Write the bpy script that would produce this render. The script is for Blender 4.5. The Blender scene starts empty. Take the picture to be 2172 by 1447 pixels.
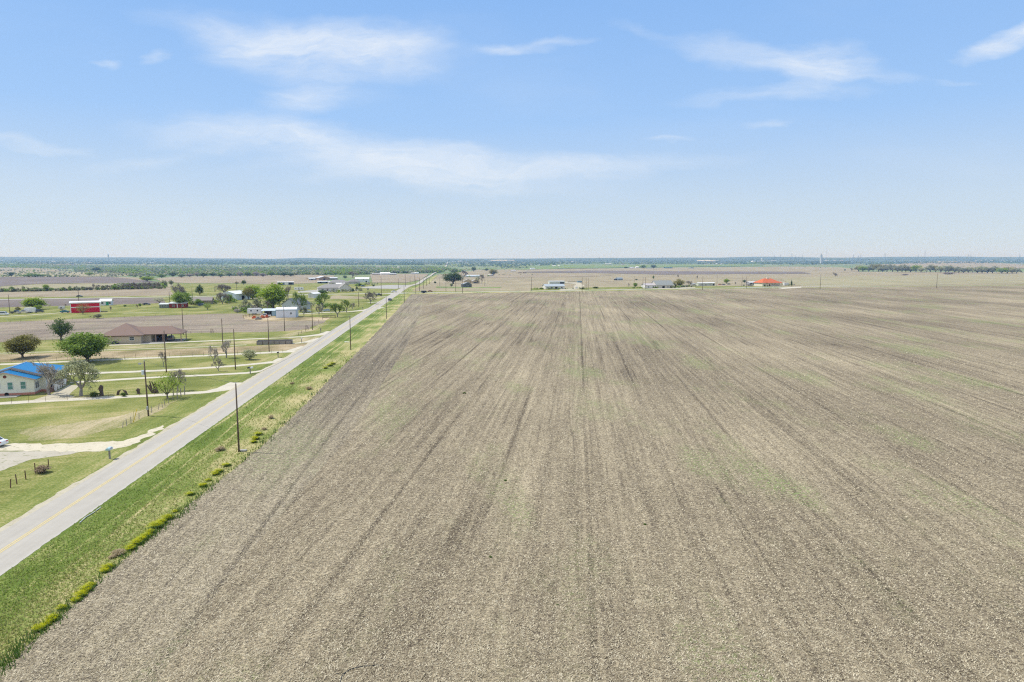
import bpy, math, random
import numpy as np
from math import sin, cos, pi, radians as R
from mathutils import Vector, noise as mnoise
S = bpy.context.scene
COL = S.collection
F, CX, CY, HZ, CAMH = 1448.0, 1086.0, 723.5, 551.0, 30.0
PITCH = math.atan((CY-HZ)/F)
# ---------------------------------------------------------------- camera
cd = bpy.data.cameras.new('camera'); cam = bpy.data.objects.new('camera', cd); COL.objects.link(cam)
cam.location = (0, 0, CAMH); cam.rotation_euler = (pi/2-PITCH, 0, 0)
cd.sensor_width = 36; cd.lens = 36*F/2172; cd.clip_start = 0.5; cd.clip_end = 60000
S.camera = cam
# ---------------------------------------------------------------- light
SUN_EL, SUN_AZ = R(56), R(-80)     # azimuth from +Y towards +X
sdir = Vector((sin(SUN_AZ)*cos(SUN_EL), cos(SUN_AZ)*cos(SUN_EL), sin(SUN_EL)))
sl = bpy.data.lights.new('sun', 'SUN'); sl.energy = 3.8; sl.angle = R(0.5); sl.color = (1, .95, .87)
so = bpy.data.objects.new('sun', sl); COL.objects.link(so); so.rotation_euler = sdir.to_track_quat('Z', 'Y').to_euler()
S.view_settings.view_transform = 'Standard'; S.view_settings.look = 'None'
S.view_settings.exposure = 0.32; S.view_settings.gamma = 1; S.view_settings.use_curve_mapping = False
S.cycles.use_denoising = False; S.cycles.filter_width = 1.2
S.cycles.max_bounces = 6; S.cycles.volume_bounces = 0; S.cycles.transparent_max_bounces = 16
# ---------------------------------------------------------------- node helper
class G:
    def __init__(s, nt): s.nt = nt; s.N = nt.nodes; s.L = nt.links
    def node(s, t, ins=None, **pr):
        n = s.N.new(t)
        for k, v in pr.items(): setattr(n, k, v)
        for k, v in (ins or {}).items():
            i = n.inputs[k]
            if hasattr(v, 'node'): s.L.new(v, i)
            else:
                if isinstance(v, (tuple, list)) and len(v) == 3 and i.type == 'RGBA': v = (*v, 1)
                i.default_value = v
        return n
    def m(s, op, a, b=0.0, c=0.0, clamp=False):
        n = s.N.new('ShaderNodeMath'); n.operation = op; n.use_clamp = clamp
        for i, v in enumerate((a, b, c)):
            if hasattr(v, 'node'): s.L.new(v, n.inputs[i])
            else: n.inputs[i].default_value = v
        return n.outputs[0]
    def noise(s, vec, scale=1, detail=3, rough=.5, dist=0):
        return s.node('ShaderNodeTexNoise', {'Vector': vec, 'Scale': scale, 'Detail': detail, 'Roughness': rough, 'Distortion': dist}).outputs[0]
    def vor(s, vec, scale=1, feature='F1', out='Distance'):
        return s.node('ShaderNodeTexVoronoi', {'Vector': vec, 'Scale': scale}, feature=feature).outputs[out]
    def vm(s, vec, scale=(1, 1, 1), rot=0, loc=(0, 0, 0)):
        return s.node('ShaderNodeMapping', {'Vector': vec, 'Scale': scale, 'Rotation': (0, 0, rot), 'Location': loc}).outputs[0]
    def ramp(s, f, pts):
        n = s.N.new('ShaderNodeValToRGB'); s.L.new(f, n.inputs[0]); e = n.color_ramp.elements
        while len(e) < len(pts): e.new(.5)
        for q, (p, c) in zip(e, pts):
            q.position = p; q.color = (c, c, c, 1) if isinstance(c, (int, float)) else (*c, 1)
        return n.outputs[0]
    def rng(s, f, a, b, c=0.0, d=1.0, smooth=True):
        return s.node('ShaderNodeMapRange', {0: f, 1: a, 2: b, 3: c, 4: d}, interpolation_type='SMOOTHSTEP' if smooth else 'LINEAR').outputs[0]
    def mix(s, f, a, b, blend='MIX'):
        n = s.N.new('ShaderNodeMix'); n.data_type = 'RGBA'; n.blend_type = blend
        for i, v in ((0, f), (6, a), (7, b)):
            if hasattr(v, 'node'): s.L.new(v, n.inputs[i])
            else: n.inputs[i].default_value = (*v, 1) if isinstance(v, (tuple, list)) and len(v) == 3 else v
        return n.outputs[2]
    def xyz(s, vec):
        n = s.node('ShaderNodeSeparateXYZ', {0: vec}); return n.outputs
    def comb(s, x=0.0, y=0.0, z=0.0): return s.node('ShaderNodeCombineXYZ', {0: x, 1: y, 2: z}).outputs[0]
# ---------------------------------------------------------------- sky
W = bpy.data.worlds.new('World'); S.world = W; W.use_nodes = True
g = G(W.node_tree); g.N.clear()
sky = g.node('ShaderNodeTexSky', sky_type='NISHITA', sun_disc=False, sun_elevation=SUN_EL, sun_rotation=SUN_AZ,
             altitude=150, air_density=1.0, dust_density=0.6, ozone_density=1.6)
tc = g.node('ShaderNodeTexCoord').outputs['Generated']
x, y, z = g.xyz(tc)[:3]
yy = g.m('MAXIMUM', y, .02)
U = g.m('DIVIDE', x, yy); V = g.m('DIVIDE', z, yy)      # direction on a distant vertical sheet to the north
uv = g.comb(U, V, 0)
warp = g.node('ShaderNodeTexNoise', {'Vector': g.vm(uv, (3.0, 7.0, 1)), 'Scale': 1, 'Detail': 5, 'Roughness': .6}).outputs[1]
wv = g.node('ShaderNodeVectorMath', {0: warp, 1: (.5, .5, .5)}, operation='SUBTRACT').outputs[0]
wv = g.node('ShaderNodeVectorMath', {0: wv, 1: (.24, .10, 0)}, operation='MULTIPLY').outputs[0]
uvw = g.node('ShaderNodeVectorMath', {0: uv, 1: wv}, operation='ADD').outputs[0]
streak = g.noise(g.vm(uvw, (5, 20, 1), R(7)), 1, 9, .66)
fib = g.noise(g.vm(uvw, (10, 80, 1), R(12)), 1, 6, .65)
tex = g.m('ADD', g.m('MULTIPLY', streak, .7), g.m('MULTIPLY', fib, .3))
def pu(px, py):
    cx = (px-CX)/F; cy = (CY-py)/F
    d = (cx, cos(PITCH)+cy*sin(PITCH), -sin(PITCH)+cy*cos(PITCH)); return d[0]/d[1], d[2]/d[1]
# px, py, half width, half height, tilt (deg, image), strength
CL = [(690, 105, 235, 52, 4, .95), (560, 80, 150, 34, 10, .5), (790, 110, 110, 34, 4, .5), (620, 215, 105, 32, -8, .50), (1130, 98, 120, 14, -10, .42), (1050, 110, 50, 12, 0, .3),
      (1640, 115, 215, 34, 6, .6), (1735, 130, 100, 42, -14, .85), (1640, 197, 190, 20, -3, .50), (2150, 70, 95, 24, -18, 1.2),
      (500, 293, 220, 30, 2, .55), (740, 330, 300, 48, 9, .60), (980, 360, 330, 36, 3, .58), (1260, 358, 300, 22, -2, .40), (860, 385, 380, 26, 3, .26),
      (212, 130, 36, 12, 5, .30), (330, 116, 32, 16, -20, .35), (1600, 266, 48, 10, 3, .26), (1432, 300, 48, 9, -4, .32),
      (60, 314, 130, 14, 5, .42), (1340, 50, 80, 14, 20, .14), (300, 345, 150, 16, -6, .22), (1900, 150, 90, 14, 0, .18), (2060, 158, 60, 8, 4, .2),
      (440, 30, 180, 26, 0, .16), (640, 160, 200, 50, 10, .22)]
acc = None
for (px, py, a, b, t, st) in CL:
    u0, v0 = pu(px, py); a /= F; b /= F; t = R(t)
    loc = g.node('ShaderNodeVectorMath', {0: uvw, 1: (u0, v0, 0)}, operation='SUBTRACT').outputs[0]
    loc = g.vm(loc, (1, 1, 1), t)
    loc = g.node('ShaderNodeVectorMath', {0: loc, 1: (1/a, 1/b, 0)}, operation='MULTIPLY').outputs[0]
    ln = g.node('ShaderNodeVectorMath', {0: loc}, operation='LENGTH').outputs['Value']
    e = g.rng(ln, 1.45, -.25, 0, st*1.15)
    acc = e if acc is None else g.m('ADD', acc, e)
acs = g.m('DIVIDE', acc, g.m('ADD', 1.0, g.m('MULTIPLY', acc, .75)))
dens = g.m('MULTIPLY', acs, g.m('ADD', .30, g.rng(tex, .34, .68, 0, 1.5, False)))
veil = g.m('MULTIPLY', g.rng(g.noise(g.vm(uvw, (1.6, 6, 1), R(-5)), 1, 6, .55), .45, .75), .10)
dens = g.m('ADD', g.rng(dens, .03, 1.0, 0, .92, False), veil, clamp=True)
dens = g.m('MULTIPLY', dens, g.rng(y, .02, .2))
air = g.node('ShaderNodeValToRGB', {0: z}).outputs[0]; rmp = air.node.color_ramp
for p_, c_ in ((.02, (6.3, 7.3, 8.1)), (.08, (5.5, 6.8, 8.3)), (.19, (3.55, 5.7, 9.1)), (.34, (2.6, 4.8, 8.75))): rmp.elements.new(p_).color = (*(q/10 for q in c_), 1)
rmp.elements[0].color = (.69, .77, .855, 1); rmp.elements[-1].color = (.12, .25, .60, 1)
air = g.node('ShaderNodeVectorMath', {0: air, 3: 10.0}, operation='SCALE').outputs[0]
skyc = g.mix(.92, sky.outputs[0], air)
skyfill = g.m('MAXIMUM', g.m('MULTIPLY', g.rng(y, .15, -.35), .62), g.m('MULTIPLY', g.rng(z, .45, .8), .45))      # unseen whitening overhead and behind the camera, added to fill shaded walls
skyfill = g.m('MULTIPLY', skyfill, g.m('ADD', .55, g.m('MULTIPLY', g.noise(tc, 3, 5, .6), .9)))
skyc = g.mix(g.m('MAXIMUM', dens, skyfill, 0.0), skyc, (8.4, 8.8, 9.2))
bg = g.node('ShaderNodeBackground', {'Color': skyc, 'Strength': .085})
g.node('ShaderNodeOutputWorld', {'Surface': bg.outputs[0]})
# ---------------------------------------------------------------- terrain
HP = [(0, 0), (700, 0), (1150, -8), (2150, -16), (3500, -20), (6000, -8), (8500, 8), (10500, 30), (12000, 60), (14000, 56), (30000, 20)]
RP = [(-.9, 545), (-.75, 545.5), (-.60, 546), (-.40, 549), (-.34, 550), (-.31, 547.5), (-.24, 548), (-.18, 549.5), (-.1, 549), (0, 548.5), (.12, 547.5), (.27, 547), (.38, 544.8), (.47, 546.5), (.6, 545.0), (.75, 545.5), (.9, 545)]
def lerp(tab, v):
    if v <= tab[0][0]: return tab[0][1]
    for (a, b), (c, d) in zip(tab, tab[1:]):
        if v <= c:
            t = (v-a)/(c-a); t = t*t*(3-2*t); return b+(d-b)*t
    return tab[-1][1]
def hgt(x, y):
    if y <= 700: return 0.0
    h = lerp(HP, y)
    if y > 8500:
        rh = 30+(551-lerp(RP, x/y))*12000/F+mnoise.noise((x/900, y/2500, 3))*9
        k = min(1, (y-8500)/3500); k = k*k*(3-2*k); h = 8+(rh-8)*k if y <= 12000 else rh
    if y > 1500:
        a = min(1, (y-1500)/2500)
        h += a*6*mnoise.noise((x/1100, y/1400, 0))+a*2.5*mnoise.noise((x/400, y/500, 7))
    return h
def P(px, py):
    cx = (px-CX)/F; cy = (CY-py)/F
    d = (cx, cos(PITCH)+cy*sin(PITCH), -sin(PITCH)+cy*cos(PITCH))
    lo, t = 0, 20.0
    if d[2] < 0:
        t0 = CAMH/-d[2]
        if t0*d[1] <= 700: return (d[0]*t0, d[1]*t0)
        lo = 690/d[1]; t = lo
    while t < 20000:
        if CAMH+d[2]*t < hgt(d[0]*t, d[1]*t):
            hi = t
            for _ in range(25):
                m = (lo+hi)/2
                if CAMH+d[2]*m < hgt(d[0]*m, d[1]*m): hi = m
                else: lo = m
            return (d[0]*hi, d[1]*hi)
        lo = t; t *= 1.01
    return (d[0]*t, d[1]*t)
def P3(px, py, dz=0.0):
    x, y = P(px, py); return Vector((x, y, hgt(x, y)+dz))
def link(o, parent=None):
    COL.objects.link(o)
    if parent: o.parent = parent
    return o
def tag(o, label=None, cat=None, group=None, kind=None):
    if label: o['label'] = label
    if cat: o['category'] = cat
    if group: o['group'] = group
    if kind: o['kind'] = kind
    return o
def mesh_np(name, v, f, mat=None, smooth=False):
    v = np.asarray(v, dtype=np.float32); f = np.asarray(f, dtype=np.int32)
    me = bpy.data.meshes.new(name); n = f.shape[1]
    me.vertices.add(len(v)); me.vertices.foreach_set('co', v.ravel())
    me.loops.add(f.size); me.loops.foreach_set('vertex_index', f.ravel())
    me.polygons.add(len(f)); me.polygons.foreach_set('loop_start', np.arange(0, f.size, n, dtype=np.int32))
    me.update(calc_edges=True)
    if smooth: me.polygons.foreach_set('use_smooth', np.ones(len(f), dtype=bool))
    if mat: me.materials.append(mat)
    return me
# ---------------------------------------------------------------- materials
def newmat(name, fn, rough=.9, bump=None, spec=.15):
    m = bpy.data.materials.new(name); m.use_nodes = True; g = G(m.node_tree); g.N.clear()
    co = g.node('ShaderNodeTexCoord').outputs['Object']
    r = fn(g, co); h = None
    if isinstance(r, tuple): r, h = r
    ins = {'Base Color': r, 'Roughness': rough, 'Specular IOR Level': spec}
    if h is not None and bump: ins['Normal'] = g.node('ShaderNodeBump', {'Height': h, 'Strength': bump[0], 'Distance': bump[1]}).outputs[0]
    b = g.node('ShaderNodeBsdfPrincipled', ins)
    g.node('ShaderNodeOutputMaterial', {'Surface': b.outputs[0]})
    return m
ROW = R(5.5); RD = R(-5.36)       # heading of the crop rows / of the main road, from +Y to +X
def rowco(g, co, ang):      # u across the rows, v along them
    x, y, _ = g.xyz(co)[:3]
    u = g.m('SUBTRACT', g.m('MULTIPLY', x, cos(ang)), g.m('MULTIPLY', y, sin(ang)))
    v = g.m('ADD', g.m('MULTIPLY', x, sin(ang)), g.m('MULTIPLY', y, cos(ang)))
    return u, v
def stub_field(ang, dark, soil, straw, green=.5, rows=1.0, edge=False):
    def fn(g, co):
        u, v = rowco(g, co, ang)
        wob = g.m('MULTIPLY', g.m('SUBTRACT', g.noise(co, .012, 2), .5), 1.0)
        uw = g.m('ADD', u, wob)
        s1 = g.noise(g.comb(g.m('MULTIPLY', uw, .11), g.m('MULTIPLY', v, .004), 0), 1, 5, .7)     # swaths
        s2 = g.noise(g.comb(g.m('MULTIPLY', uw, .60), g.m('MULTIPLY', v, .008), 3), 1, 3, .6)   # passes
        s3 = g.noise(g.comb(g.m('MULTIPLY', u, 1.5), g.m('MULTIPLY', v, .03), 5), 1, 2, .6)     # rows
        tr = g.noise(g.comb(g.m('MULTIPLY', u, .30), g.m('MULTIPLY', v, .004), 9), 1, 1, .5)
        trk = g.rng(g.m('ABSOLUTE', g.m('SUBTRACT', tr, .5)), .0, .018, 1, 0)
        trk = g.m('MULTIPLY', trk, g.rng(g.noise(co, .05, 2), .4, .6))
        tk = g.m('FRACT', g.m('DIVIDE', g.m('ADD', u, 4.5), 12.19))
        tk = g.m('MULTIPLY', g.rng(g.m('ABSOLUTE', g.m('SUBTRACT', tk, .5)), .014, .034, 1, 0), g.rng(g.noise(g.vm(co, (.05, .012, 1)), 1, 3, .6), .40, .56))
        big = g.noise(g.vm(co, (.022, .008, 1), -ang), 1, 4, .6)
        fine = g.noise(co, 2.6, 8, .78)
        clod = g.noise(co, 9.0, 3, .7)
        st = g.noise(g.vm(co, (7, 3, 1), R(30)), 1, 4, .7)
        a = g.m('ADD', g.m('MULTIPLY', s1, .48*rows), g.m('MULTIPLY', s2, .62*rows))
        a = g.m('ADD', a, g.m('MULTIPLY', s3, .72*rows)); a = g.m('ADD', a, g.m('MULTIPLY', big, 1.1))
        a = g.m('SUBTRACT', a, (.48+.62+.72)*rows*.5+.55)
        a = g.m('MULTIPLY', a, .80)
        a = g.m('SUBTRACT', a, g.m('MULTIPLY', g.m('MAXIMUM', g.m('MULTIPLY', trk, .8), tk), .27))
        mid = g.noise(g.vm(co, (.9, .45, 1), -ang), 1, 6, .72)
        a = g.m('ADD', a, g.m('MULTIPLY', g.m('SUBTRACT', mid, .5), .9))
        f = g.m('ADD', g.m('MULTIPLY', g.m('SUBTRACT', fine, .5), 3.0), g.m('MULTIPLY', g.m('SUBTRACT', clod, .5), 1.6))
        f = g.m('ADD', f, g.m('MULTIPLY', g.m('SUBTRACT', st, .5), 1.0))
        k = g.m('ADD', g.m('ADD', f, a), .49, clamp=True)
        c = g.ramp(k, [(0, dark), (.36, soil), (.62, tuple((p+q)/2 for p, q in zip(soil, straw))), (.86, straw), (1, tuple(min(.8, q*1.25) for q in straw))])
        gp = g.m('MULTIPLY', g.rng(g.noise(g.vm(co, (.06, .018, 1), -ang), 1, 4, .65), .50, .68), g.rng(g.noise(co, 1.8, 5, .75), .45, .60))
        c = g.mix(g.m('MULTIPLY', gp, green), c, (.21, .28, .09))
        return c, g.m('ADD', g.m('MULTIPLY', fine, .7), g.m('MULTIPLY', clod, .3))
    return fn
def grass(ang, lush, mid, dry, k0=.5, fl=1.0, tracks=False):
    def fn(g, co):
        u, v = rowco(g, co, ang)
        s = g.noise(g.comb(g.m('MULTIPLY', u, .8), g.m('MULTIPLY', v, .035), 1), 1, 4, .6)
        big = g.noise(g.vm(co, (.07, .05, 1)), 1, 5, .62)
        fine = g.noise(co, 3.0, 7, .75)
        k = g.m('ADD', g.m('MULTIPLY', g.m('SUBTRACT', s, .5), .9), g.m('MULTIPLY', g.m('SUBTRACT', big, .5), 1.9*fl))
        k = g.m('ADD', g.m('ADD', k, g.m('MULTIPLY', g.m('SUBTRACT', fine, .5), 2.3)), k0)
        if tracks:
            o = g.m('SUBTRACT', u, ROAD_U); o = g.m('ADD', o, g.m('MULTIPLY', g.m('SUBTRACT', g.noise(co, .06, 2), .5), 1.6))
            for q, st_ in ((7.4, .5), (9.2, .4), (4.3, .35)): k = g.m('ADD', k, g.m('MULTIPLY', g.rng(g.m('ABSOLUTE', g.m('SUBTRACT', o, q)), .05, .30, st_, 0), g.rng(g.noise(g.vm(co, (.05, .05, 1)), 1, 3, .6), .35, .6)))
            k = g.m('ADD', k, g.m('SUBTRACT', g.rng(o, 7.5, 13.5, 0, .30), .08))
        k = g.m('ADD', k, 0.0, clamp=True)
        c = g.ramp(k, [(0, tuple(q*.75 for q in lush)), (.3, lush), (.58, mid), (.85, dry), (1, tuple(q*1.15 for q in dry))])
        f2 = g.m('ADD', .72, g.m('MULTIPLY', g.noise(co, 7, 5, .8), .56))
        c = g.mix(1.0, c, g.comb(f2, f2, f2), 'MULTIPLY')
        return c, fine
    return fn
def gravel(base, dark, mixgreen=.25):
    def fn(g, co):
        f = g.noise(co, 4, 6, .7); b = g.noise(co, .35, 4, .6)
        c = g.ramp(g.m('ADD', g.m('MULTIPLY', f, .6), g.m('MULTIPLY', b, .4)), [(.3, dark), (.5, base), (.75, tuple(min(.85, q*1.15) for q in base))])
        c = g.mix(g.m('MULTIPLY', g.rng(g.noise(co, .9, 5, .7), .55, .68), mixgreen), c, (.20, .21, .10))
        return c, f
    return fn
def road_fn(g, co):
    u, v = rowco(g, co, RD)
    u0 = g.m('SUBTRACT', u, ROAD_U)
    f = g.noise(co, 9, 6, .75); b = g.noise(g.comb(g.m('MULTIPLY', u, .9), g.m('MULTIPLY', v, .03), 0), 1, 4, .6)
    blot = g.noise(co, .5, 4, .6)
    k = g.m('ADD', g.m('ADD', g.m('MULTIPLY', f, .45), g.m('MULTIPLY', b, .35)), g.m('MULTIPLY', blot, .2))
    c = g.ramp(k, [(.30, (.31, .29, .25)), (.5, (.40, .375, .325)), (.7, (.47, .445, .39))])
    wheel = g.rng(g.m('ABSOLUTE', g.m('SUBTRACT', g.m('ABSOLUTE', u0), 1.65)), .25, .9, .13, 0)
    c = g.mix(wheel, c, (.32, .30, .265))
    ed = g.rng(g.m('ADD', g.m('ABSOLUTE', u0), g.m('MULTIPLY', g.noise(co, 1.2, 5, .7), .7)), 3.5, 3.75, 0, .6)
    c = g.mix(ed, c, (.44, .42, .37))
    cr = g.rng(g.noise(g.vm(co, (1, .25, 1)), 2.2, 7, .75, 1.5), .64, .7, 0, .45)
    return g.mix(cr, c, (.15, .15, .15)), f
def cross_fn(g, co):
    f = g.noise(co, 3, 6, .75)
    return g.ramp(f, [(.3, (.36, .35, .32)), (.7, (.50, .49, .45))]), f
def ground_fn(g, co):
    x, y, z = g.xyz(co)[:3]
    near = grass(RD, (.145, .170, .036), (.235, .240, .072), (.36, .305, .145), .48)(g, co)
    cell = g.node('ShaderNodeTexVoronoi', {'Vector': g.vm(co, (.0016, .0011, 1), R(14)), 'Scale': 1.0, 'Randomness': .9}, distance='CHEBYCHEV').outputs['Color']
    ch = g.xyz(cell)[0]
    far = g.ramp(ch, [(0, (.19, .25, .09)), (.3, (.25, .27, .13)), (.5, (.16, .22, .09)), (.68, (.36, .30, .19)), (.78, (.27, .26, .15)), (1, (.19, .24, .10))])
    far.node.color_ramp.interpolation = 'CONSTANT'
    far = g.mix(g.rng(g.noise(g.vm(co, (.006, .004, 1)), 1, 6, .7), .42, .58), far, (.13, .19, .075))
    fo = g.rng(y, 5000, 8500)
    far = g.mix(g.m('MULTIPLY', fo, g.rng(g.noise(g.vm(co, (.002, .0011, 1)), 1, 5, .65), .62, .54, 0, .92)), far, (.07, .10, .065))
    return g.mix(g.rng(y, 900, 1400), near[0], far), near[1]
M = {}
M['ground'] = newmat('ground', ground_fn, bump=(.5, .08))
M['vergedry'] = newmat('dry verge', grass(RD, (.18, .19, .06), (.30, .27, .13), (.42, .35, .22), .52), bump=(.6, .10))
M['lawn'] = newmat('lawn', grass(R(72), (.145, .170, .036), (.235, .240, .072), (.36, .305, .145), .45), bump=(.5, .08))
M['field'] = newmat('field', stub_field(ROW, (.066, .052, .035), (.182, .148, .100), (.425, .360, .24), .85), bump=(.9, .12))
M['head'] = newmat('headland', stub_field(R(-4.2), (.060, .050, .037), (.150, .125, .090), (.39, .335, .23), .5), bump=(.9, .12))
M['tan'] = newmat('tan field', stub_field(R(76), (.14, .105, .065), (.25, .212, .135), (.41, .35, .23), .6, 1.5))
M['pink'] = newmat('pinkish field', stub_field(R(76), (.15, .115, .08), (.25, .207, .145), (.40, .335, .23), .35, 1.4))
M['dark'] = newmat('dark field', stub_field(R(76), (.085, .068, .062), (.14, .115, .105), (.25, .21, .175), .05, 1.2))
M['brown'] = newmat('brown pasture', stub_field(R(72), (.10, .080, .068), (.185, .15, .12), (.37, .31, .22), .5, 1.9))
M['weeds'] = newmat('dry weeds', grass(R(72), (.20, .17, .08), (.33, .26, .15), (.47, .38, .25), .55), bump=(.8, .15))
M['olive'] = newmat('olive field', stub_field(R(70), (.17, .155, .09), (.265, .24, .145), (.40, .35, .22), .9, 1.2))
M['green'] = newmat('green field', grass(R(76), (.13, .20, .05), (.20, .26, .08), (.32, .32, .15), .4))
M['gravel'] = newmat('white gravel', gravel((.52, .48, .39), (.38, .35, .27)), bump=(.5, .05))
M['gravel2'] = newmat('thin gravel', gravel((.44, .40, .30), (.32, .28, .20), .6), bump=(.5, .05))
M['caliche'] = newmat('caliche', gravel((.54, .49, .37), (.40, .35, .25), .7), bump=(.6, .06))
M['greygravel'] = newmat('grey gravel', gravel((.42, .385, .31), (.31, .285, .21), .9), bump=(.5, .05))
M['concrete'] = newmat('concrete', gravel((.36, .35, .32), (.28, .27, .25), .1))
M['cross'] = newmat('cross road', cross_fn)
def line_fn(g, co):
    w = g.rng(g.noise(co, 5, 5, .75), .34, .50)
    return g.mix(w, (.42, .37, .24), (.60, .48, .20))
M['yellow'] = newmat('road line paint', line_fn, rough=.7)
# ---------------------------------------------------------------- terrain grid
ys = [-200, -60, 60, 200, 400, 560, 700]
while ys[-1] < 15000: ys.append(ys[-1]*1.035)
SN = 110
ss = [-1.45+2.9*i/SN for i in range(SN+1)]
def gx(i, y): return ss[i]*(max(y, 0)*.85+420)
V = []; FC = []
for j, y in enumerate(ys):
    for i in range(SN+1):
        x = gx(i, y); V.append((x, y, hgt(x, y)))
for j in range(len(ys)-1):
    for i in range(SN):
        a = j*(SN+1)+i; FC.append((a, a+1, a+SN+2, a+SN+1))
gm = mesh_np('ground', V, FC, M['ground'], True)
ground = link(bpy.data.objects.new('ground', gm)); tag(ground, kind='structure')
def clip(poly, A, B):       # keep the side left of A->B
    out = []; n = len(poly)
    def sd(p): return (B[0]-A[0])*(p[1]-A[1])-(B[1]-A[1])*(p[0]-A[0])
    for k in range(n):
        p, q = poly[k], poly[(k+1) % n]; a, b = sd(p), sd(q)
        if a >= 0: out.append(p)
        if (a >= 0) != (b >= 0):
            t = a/(a-b); out.append((p[0]+(q[0]-p[0])*t, p[1]+(q[1]-p[1])*t))
    return out
def jitter(poly, amp, step, seed=0, closed=True):
    out = []; n = len(poly)
    for k in range(n if closed else n-1):
        a, b = poly[k], poly[(k+1) % n]; dx, dy = b[0]-a[0], b[1]-a[1]; L = math.hypot(dx, dy)
        if L < 1e-6: continue
        m = max(1, min(260, int(L/step)))
        for i in range(m):
            t = i/m; px, py = a[0]+dx*t, a[1]+dy*t
            nz = mnoise.noise((px/step/2.3, py/step/2.3, seed*7.3))+.6*mnoise.noise((px/step/.9, py/step/.9, seed*3.1))
            out.append((px-dy/L*nz*amp, py+dx/L*nz*amp))
    if not closed: out.append(poly[-1])
    return out
SPL = [0]; DRV = []
def patch(name, poly, mat, lvl=1, amp=0, step=1.5, seed=0, tess=True):
    area = sum(p[0]*q[1]-q[0]*p[1] for p, q in zip(poly, poly[1:]+poly[:1]))
    if area < 0: poly = poly[::-1]
    if amp: poly = jitter(poly, amp, step, seed)
    y0, y1 = min(p[1] for p in poly), max(p[1] for p in poly)
    if name in ('driveway', 'road_shoulder'): DRV.append(np.array(poly))
    v = []; f = []; SPL[0] += 1; lvl += SPL[0]*.012
    if y1 < 700:
        rows = [(y0-1, y1+1)]
    else:
        rows = [(min(y0-1, ys[5]), 700)] if y0 < 700 else []
        rows += [(a, b) for a, b in zip(ys[6:], ys[7:]) if b > y0 and a < y1]
    for (a, b) in rows:
        strip = clip(clip(poly, (0, a), (1, a)), (1, b), (0, b))
        if len(strip) < 3: continue
        if b <= 700: cells = [strip]
        else:
            cells = []; xs0, xs1 = min(p[0] for p in strip), max(p[0] for p in strip)
            for i in range(SN):
                xa, xb, xc, xd = gx(i, a), gx(i+1, a), gx(i+1, b), gx(i, b)
                if max(xb, xc) < xs0 or min(xa, xd) > xs1: continue
                c = clip(clip(strip, (xb, a), (xc, b)), (xd, b), (xa, a))
                if len(c) >= 3: cells.append(c)
        for c in cells:
            n0 = len(v)
            for (px, py) in c:
                off = .004*lvl + max(0, py-650)*.00016*(lvl+.5)
                v.append((px, py, hgt(px, py)+off))
            f.append(tuple(range(n0, n0+len(c))))
    me = bpy.data.meshes.new(name); me.from_pydata(v, [], f); me.materials.append(mat)
    import bmesh
    bm = bmesh.new(); bm.from_mesh(me); bmesh.ops.remove_doubles(bm, verts=bm.verts, dist=.0004)
    bmesh.ops.triangulate(bm, faces=bm.faces[:], ngon_method='EAR_CLIP')
    for q in bm.faces:
        if q.normal.z < 0: q.normal_flip()
    bm.to_mesh(me); bm.free()
    return tag(link(bpy.data.objects.new(name, me)), kind='structure')
def strip_poly(pts, w):       # a ribbon of width w (number or list) along world points
    n = len(pts); L = []; Rr = []
    for k, p in enumerate(pts):
        a, b = pts[max(0, k-1)], pts[min(n-1, k+1)]; dx, dy = b[0]-a[0], b[1]-a[1]; l = math.hypot(dx, dy)
        hw = (w[k] if isinstance(w, list) else w)/2
        L.append((p[0]-dy/l*hw, p[1]+dx/l*hw)); Rr.append((p[0]+dy/l*hw, p[1]-dx/l*hw))
    return Rr+L[::-1]
def PX(*q): return [P(a, b) for a, b in q]
# main road
rp = P(0, 1171); rdx, rdy = sin(RD), cos(RD)
def road_at(d, off=0.0):  # distance north of the camera line, offset to the right of the centre line
    t = (d-rp[1])/rdy; return (rp[0]+rdx*t+rdy*off, rp[1]+rdy*t-rdx*off)
ROAD_U = rp[0]*cos(RD)-rp[1]*sin(RD)
road_pts = [road_at(-150), road_at(60), road_at(700), road_at(1150), road_at(2150), P(943, 571), P(947, 563), P(949, 557)]
for n_ in M:
    pass
M['verge'] = newmat('verge grass', grass(RD, (.11, .165, .025), (.20, .235, .06), (.38, .33, .16), .50, tracks=True), bump=(.6, .10))
M['leftverge'] = newmat('left verge grass', grass(RD, (.135, .172, .034), (.23, .245, .07), (.36, .31, .15), .42), bump=(.6, .10))
M['road'] = newmat('asphalt', road_fn, bump=(.35, .02))
CRL = []; 
c0, c1 = P(845, 622), P(2172, 605.5); cdir = Vector((c1[0]-c0[0], c1[1]-c0[1])).normalized(); CANG = math.atan2(cdir.y, cdir.x)
def cross_at(t, off=0.0): return (c0[0]+cdir.x*t-cdir.y*off, c0[1]+cdir.y*t+cdir.x*off)
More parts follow.
